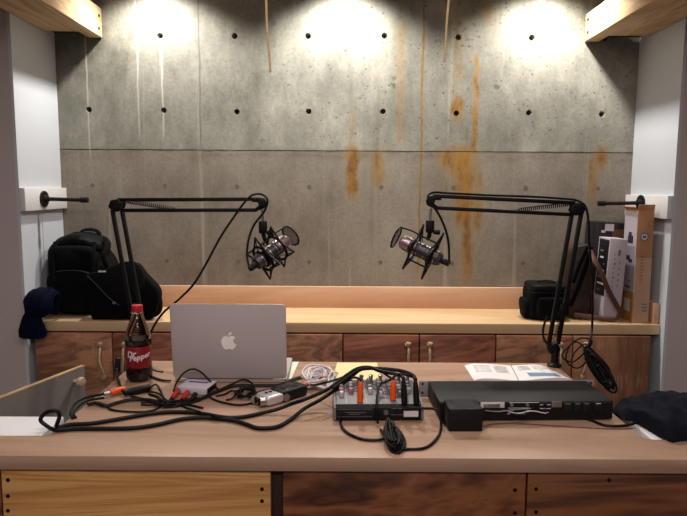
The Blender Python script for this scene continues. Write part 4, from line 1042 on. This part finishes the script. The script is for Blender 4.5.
# brown leather satchel
def leather():
    n = NT('worn_brown_leather'); a = n.noise(n.coord(), 14, 5, .6)
    n.bump(n.noise(n.coord(), 120, 3), .3, .002)
    return n.end(n.ramp(a, [(.3, '170e0b'), (.55, '2b1a14'), (.75, '442c22')]), .5)
M['leather'] = leather()
ys = 2.545
t = empty('satchel', (P(583, 318, y=ys).x, ys, DZ), 'worn brown leather satchel standing left of the boxes', 'satchel')
ol = [px2(*q, ys) for q in ((575, 250), (583, 246), (591, 245), (593, 262), (590, 300), (588, 316.5), (580, 317), (568.5, 316), (568, 304), (570, 278))]
bagprism(smooth2(ol, 3), ys, .12, .012, M['leather'], 'bag_body', t)
fl = [px2(*q, ys-.006) for q in ((574.5, 249), (583, 245.5), (591, 245), (592, 270), (589, 290), (572, 291), (571.5, 272))]
part_f = bagprism(smooth2(fl, 3), ys-.008, .0078, .003, M['leather'], 'flap', t)
part('flap_strap', MB().tube([P(*q, y=ys-.011) for q in ((591, 247), (586, 266), (579, 286), (570.5, 306))], .006, 8, flat=(1.5, .4), up=(0, -1, 0)), M['strap'], t, True)
part('flap_strap', MB().tube([P(*q, y=ys-.010) for q in ((588, 247), (581, 262), (573, 283))], .005, 8, flat=(1.5, .4), up=(0, -1, 0)), M['strap'], t, True)
M['tanleather'] = plain('tan_leather_strap', '5c3a28', .5, 0, .25, 30)
part('shoulder_strap', MB().tube([P(590, 250, y=2.53), P(595, 261, y=2.49), P(601, 272, y=2.476), P(608, 289, y=2.472), P(616, 304, y=2.472), P(620, 312, y=2.474), P(617, 318, y=2.478), P(606, 318.6, y=2.49), P(590, 317, y=2.515), P(574, 314.5, y=2.533)], .0068, 8, flat=(1.5, .45), up=(0, -1, .02)), M['tanleather'], t, True, label='tan shoulder strap')

# leaning boxes
def leanbox(name, bl, br, tl, y, depth, label, cat, mat):
    """front face from its bottom and top corners; returns its empty, size, and a local frame (x across, y into depth, z up)"""
    a = P(*bl, y=y); b = P(*br, y=y); a.z = DZ; b.z = DZ; c = P(*tl, y=y)
    an = math.atan2(c.x-a.x, c.z-a.z); H = math.hypot(c.x-a.x, c.z-a.z); W = (b-a).length*math.cos(an)
    lift = .0 if an < 0 else W*math.sin(an)     # pivot on the lower right corner when leaning right
    m = T((b.x, y, DZ+.0005)) @ Matrix.Rotation(an, 4, 'Y') @ T((-W, 0, 0))
    t = empty(name, (0, 0, 0), label, cat, M4=m)
    bd = part('carton', MB().span((0, 0, 0), (W, depth, H), .0015), mat, t)
    return t, bd, W, H
M['wbox'] = plain('white_box_card', 'b2a8b0', .5, 0, .04)
M['bbox'] = plain('black_box_card', '121118', .4)
M['bbrown'] = plain('brown_box_card', '6b452b', .6, 0, .15, 10)
M['kraft'] = plain('kraft_cardboard', 'a87850', .75, 0, .1, 8)
M['kraftp'] = plain('pinkish_cardboard', 'b89478', .75, 0, .1, 8)
M['yell'] = plain('ochre_print', 'b08238', .6)
t, bd, W, H = leanbox('product_box', (602, 319.5), (619.5, 319.5), (610.5, 239.5), 2.495, .11, 'white box with printed spine leaning right, tan strap hanging before it', 'box', M['wbox'])
part('spine_print', MB().span((W*.52, -.0006, H*.8), (W*.66, 0, H*.87)), M['greyprint'], bd)
for k in range(9):
    part('spine_print', MB().span((W*.32, -.0006, H*(.36+.055*k)), (W*(.36 if k % 3 else .42), 0, H*(.385+.055*k))), M['greyprint'], bd)
for k in range(5): part('spine_print', MB().span((W*.62, -.0006, H*(.42+.07*k)), (W*.68, 0, H*(.45+.07*k))), M['greyprint'], bd)
for k, (y0, y1, z0, z1, mt) in enumerate(((.005, .1, .3, .98, 'bbox'),)):
    sp = part('side_panel', MB().span((-.0012, y0, H*z0), (0, y1, H*z1)), M[mt], bd, label='black printed side')
    for q in range(7):
        rr = random.Random(q); part('side_mark', MB().span((-.0018, .02+rr.random()*.04, H*(.35+.08*q)), (-.0012, .04+rr.random()*.05, H*(.37+.08*q))), M['whiteprint' if q % 2 else 'greyprint'], sp)
t, bd, W, H = leanbox('product_box', (588.5, 316), (624, 316), (597, 223.5), 2.625, .12, 'taller black and brown box standing behind the white one, white sticker on top', 'box', M['bbox'])
pn = part('brown_panel', MB().span((W*.45, -.0008, H*.3), (W, 0, H*.93)), M['bbrown'], bd, label='brown printed panel')
part('sticker', MB().span((W*.23, -.0012, H*.91), (W*.48, 0, H*.985)), M['whiteprint'], bd, label='white sticker')
for q in range(7):
    rr = random.Random(q+20); x = W*(.03+rr.random()*.15); part('front_mark', MB().span((x, -.0008, H*(.5+.065*q)), (x+W*.11, 0, H*(.525+.065*q))), M[('whiteprint', 'bbrown', 'greyprint')[q % 3]], bd)
t, bd, W, H = leanbox('tall_carton', (632, 323.5), (648, 323.5), (638.5, 210), 2.484, .115, 'tall brown cardboard carton with a round emblem at the right end of the bench', 'box', M['kraft'])
lo_ = part('lower_panel', MB().span((.0005, -.0008, 0.001), (W-.0005, 0, H*.58)), M['kraftp'], bd, label='paler pinkish lower front')
em = part('emblem', MB().cyl((W*.45, -.0012, H*.765), (W*.45, 0, H*.765), .0185, n=24), M['greyprint'], bd, label='round grey emblem')
part('emblem_mark', MB().cyl((W*.45, -.0018, H*.765), (W*.45, -.0012, H*.765), .012, n=20), M['whiteprint'], em)
part('emblem_mark', MB().span((W*.35, -.0023, H*.756), (W*.55, -.0018, H*.774)), M['darkprint'], em)
for k in range(9): part('front_print', MB().span((W*.3, -.0013, H*(.36+.028*k)), (W*(.52 if k % 3 else .46), -.0008, H*(.374+.028*k))), M['kraft'] if k < 8 else M['greyprint'], lo_)
for k in range(3): part('front_print', MB().span((W*.55, -.0012, H*(.1+.03*k)), (W*.85, -.0008, H*(.115+.03*k))), M['greyprint'], lo_)
sp = part('side_panel', MB().span((-.0008, .001, H*.27), (0, .114, H*.985)), M['wbox'], bd, label='white printed side')
part('side_band', MB().span((-.0008, .001, .001), (0, .114, H*.27)), M['yell'], bd, label='ochre band low on the side')
for (y0, z0, y1, z1) in ((.03, .7, .075, .77), (.045, .77, .07, .8), (.03, .53, .06, .56), (.05, .55, .085, .59), (.035, .3, .08, .315), (.035, .36, .05, .37)):
    part('side_mark', MB().span((-.0014, y0, H*z0), (-.0008, y1, H*z1)), M['darkprint'], sp)
part('side_mark', MB().span((-.0014, .03, H*.09), (-.0008, .08, H*.2)), M['whiteprint'], bd)
part('top_flap', MB().span((.0, 0, 0), (W, .003, .022), .0005, T((0, 0, H)) @ Matrix.Rotation(R(10), 4, 'X')), M['kraft'], bd)
part('top_flap', MB().span((0, .004, 0), (.003, .11, .018), .0005, T((0, .0, H-.001)) @ Matrix.Rotation(R(-50), 4, 'Y')), M['kraft'], bd)

# dark blue jacket thrown over the right low wall
M['jacket'] = plain('navy_jacket_cloth', '11131f', .9, 0, .2, 50, .3, .15)
mb = MB(); nx, ny = 70, 44
X0, X1, Y0, Y1 = .674, 1.25, 1.30, 1.6
def jh(u, v):
    x = X0+(X1-X0)*u**1.7; q = min(1, max(0, (x-.69)/.03)); yf = 1.405-.122*q*q*(3-2*q); y = yf+(Y1-yf)*v
    edge = min(1, (x-X0)/.03)**.5*min(1, (1-u)/.1)**.5*min(1, v/.1)**.5
    base = .024+.016*q+.01*math.exp(-((x-.85)/.12)**2)-.012*math.exp(-((x-.722)/.008)**2)
    wq = noise.noise(Vector((x*9, y*7, 0)))
    ridge = 1-abs(noise.noise(Vector((x*13+y*9, y*8-x*6, 3+wq*.6)))*2.2)
    ridge2 = 1-abs(noise.noise(Vector((x*17-y*14, y*15+x*6, 8)))*2.4)
    h = max(.004, (base+.016*ridge+.01*ridge2-.008)*edge)
    drop = 0 if y < 1.43 else ((y-1.43)/.19)**1.6*.11
    return x, y, DZ+h-drop
top_ = []; bot = []
for i in range(nx+1):
    rt, rb = [], []
    for j in range(ny+1):
        u, v = i/nx, j/ny
        x, y, z = jh(u, v); x += .006*noise.noise(Vector((v*5, u*4, 9))); y += .006*math.sin(25*u)*(1-v)
        rt.append(mb.bm.verts.new((x, y, z)))
        if y <= 1.43: zb = DZ+.001 
        else: zb = z-.03 if v > .5 else DZ+.001
        rb.append(mb.bm.verts.new((x, y, min(zb, z-.002))))
    top_.append(rt); bot.append(rb)
for i in range(nx):
    for j in range(ny):
        mb.bm.faces.new((top_[i][j], top_[i+1][j], top_[i+1][j+1], top_[i][j+1])); mb.bm.faces.new((bot[i][j+1], bot[i+1][j+1], bot[i+1][j], bot[i][j]))
for i in range(nx):
    mb.bm.faces.new((bot[i][0], bot[i+1][0], top_[i+1][0], top_[i][0])); mb.bm.faces.new((top_[i][ny], top_[i+1][ny], bot[i+1][ny], bot[i][ny]))
for j in range(ny):
    mb.bm.faces.new((top_[0][j], top_[0][j+1], bot[0][j+1], bot[0][j])); mb.bm.faces.new((bot[nx][j], bot[nx][j+1], top_[nx][j+1], top_[nx][j]))
solo('jacket', mb, M['jacket'], 'crumpled navy jacket thrown over the white low wall at right', 'jacket', ang=80)

# ------------------------------------------------------------------ light: three ceiling downlights washing the concrete, unseen area lights added for room fill
def spot(x, y, z, w, size=86, blend=.75, col=(1, .93, .80), tilt=8, rad=.035):
    l = bpy.data.lights.new('downlight', 'SPOT'); l.energy = w; l.spot_size = R(size); l.spot_blend = blend; l.color = col; l.shadow_soft_size = rad
    o = bpy.data.objects.new('downlight', l); COL.objects.link(o); o.location = (x, y, z); o.rotation_euler = (R(tilt), 0, 0)
for px, w in ((159, 54), (344, 62), (541, 54)):
    spot(P(px, 20, y=WALL_Y).x, WALL_Y-.2, CEIL-.025, w, 128, .7, (1, .96, .88), 6, .03)
def area(loc, sx, sy, w, col):
    l = bpy.data.lights.new('room_fill', 'AREA'); l.shape = 'RECTANGLE'; l.size = sx; l.size_y = sy; l.energy = w; l.color = col
    o = bpy.data.objects.new('room_fill', l); COL.objects.link(o); o.location = loc
area((0, -.9, CEIL-.02), 1.8, .5, 46, (1, .88, .85))
area((0, 1.0, CEIL-.02), 1.6, .3, 14, (1, .87, .82))
w = bpy.data.worlds.new('room_air'); scene.world = w; w.use_nodes = True
w.node_tree.nodes['Background'].inputs[0].default_value = (.9, .8, .8, 1); w.node_tree.nodes['Background'].inputs[1].default_value = .05
vs = scene.view_settings; vs.view_transform = 'Standard'; vs.look = 'None'; vs.exposure = 0.0; vs.gamma = 1.0; vs.use_curve_mapping = False
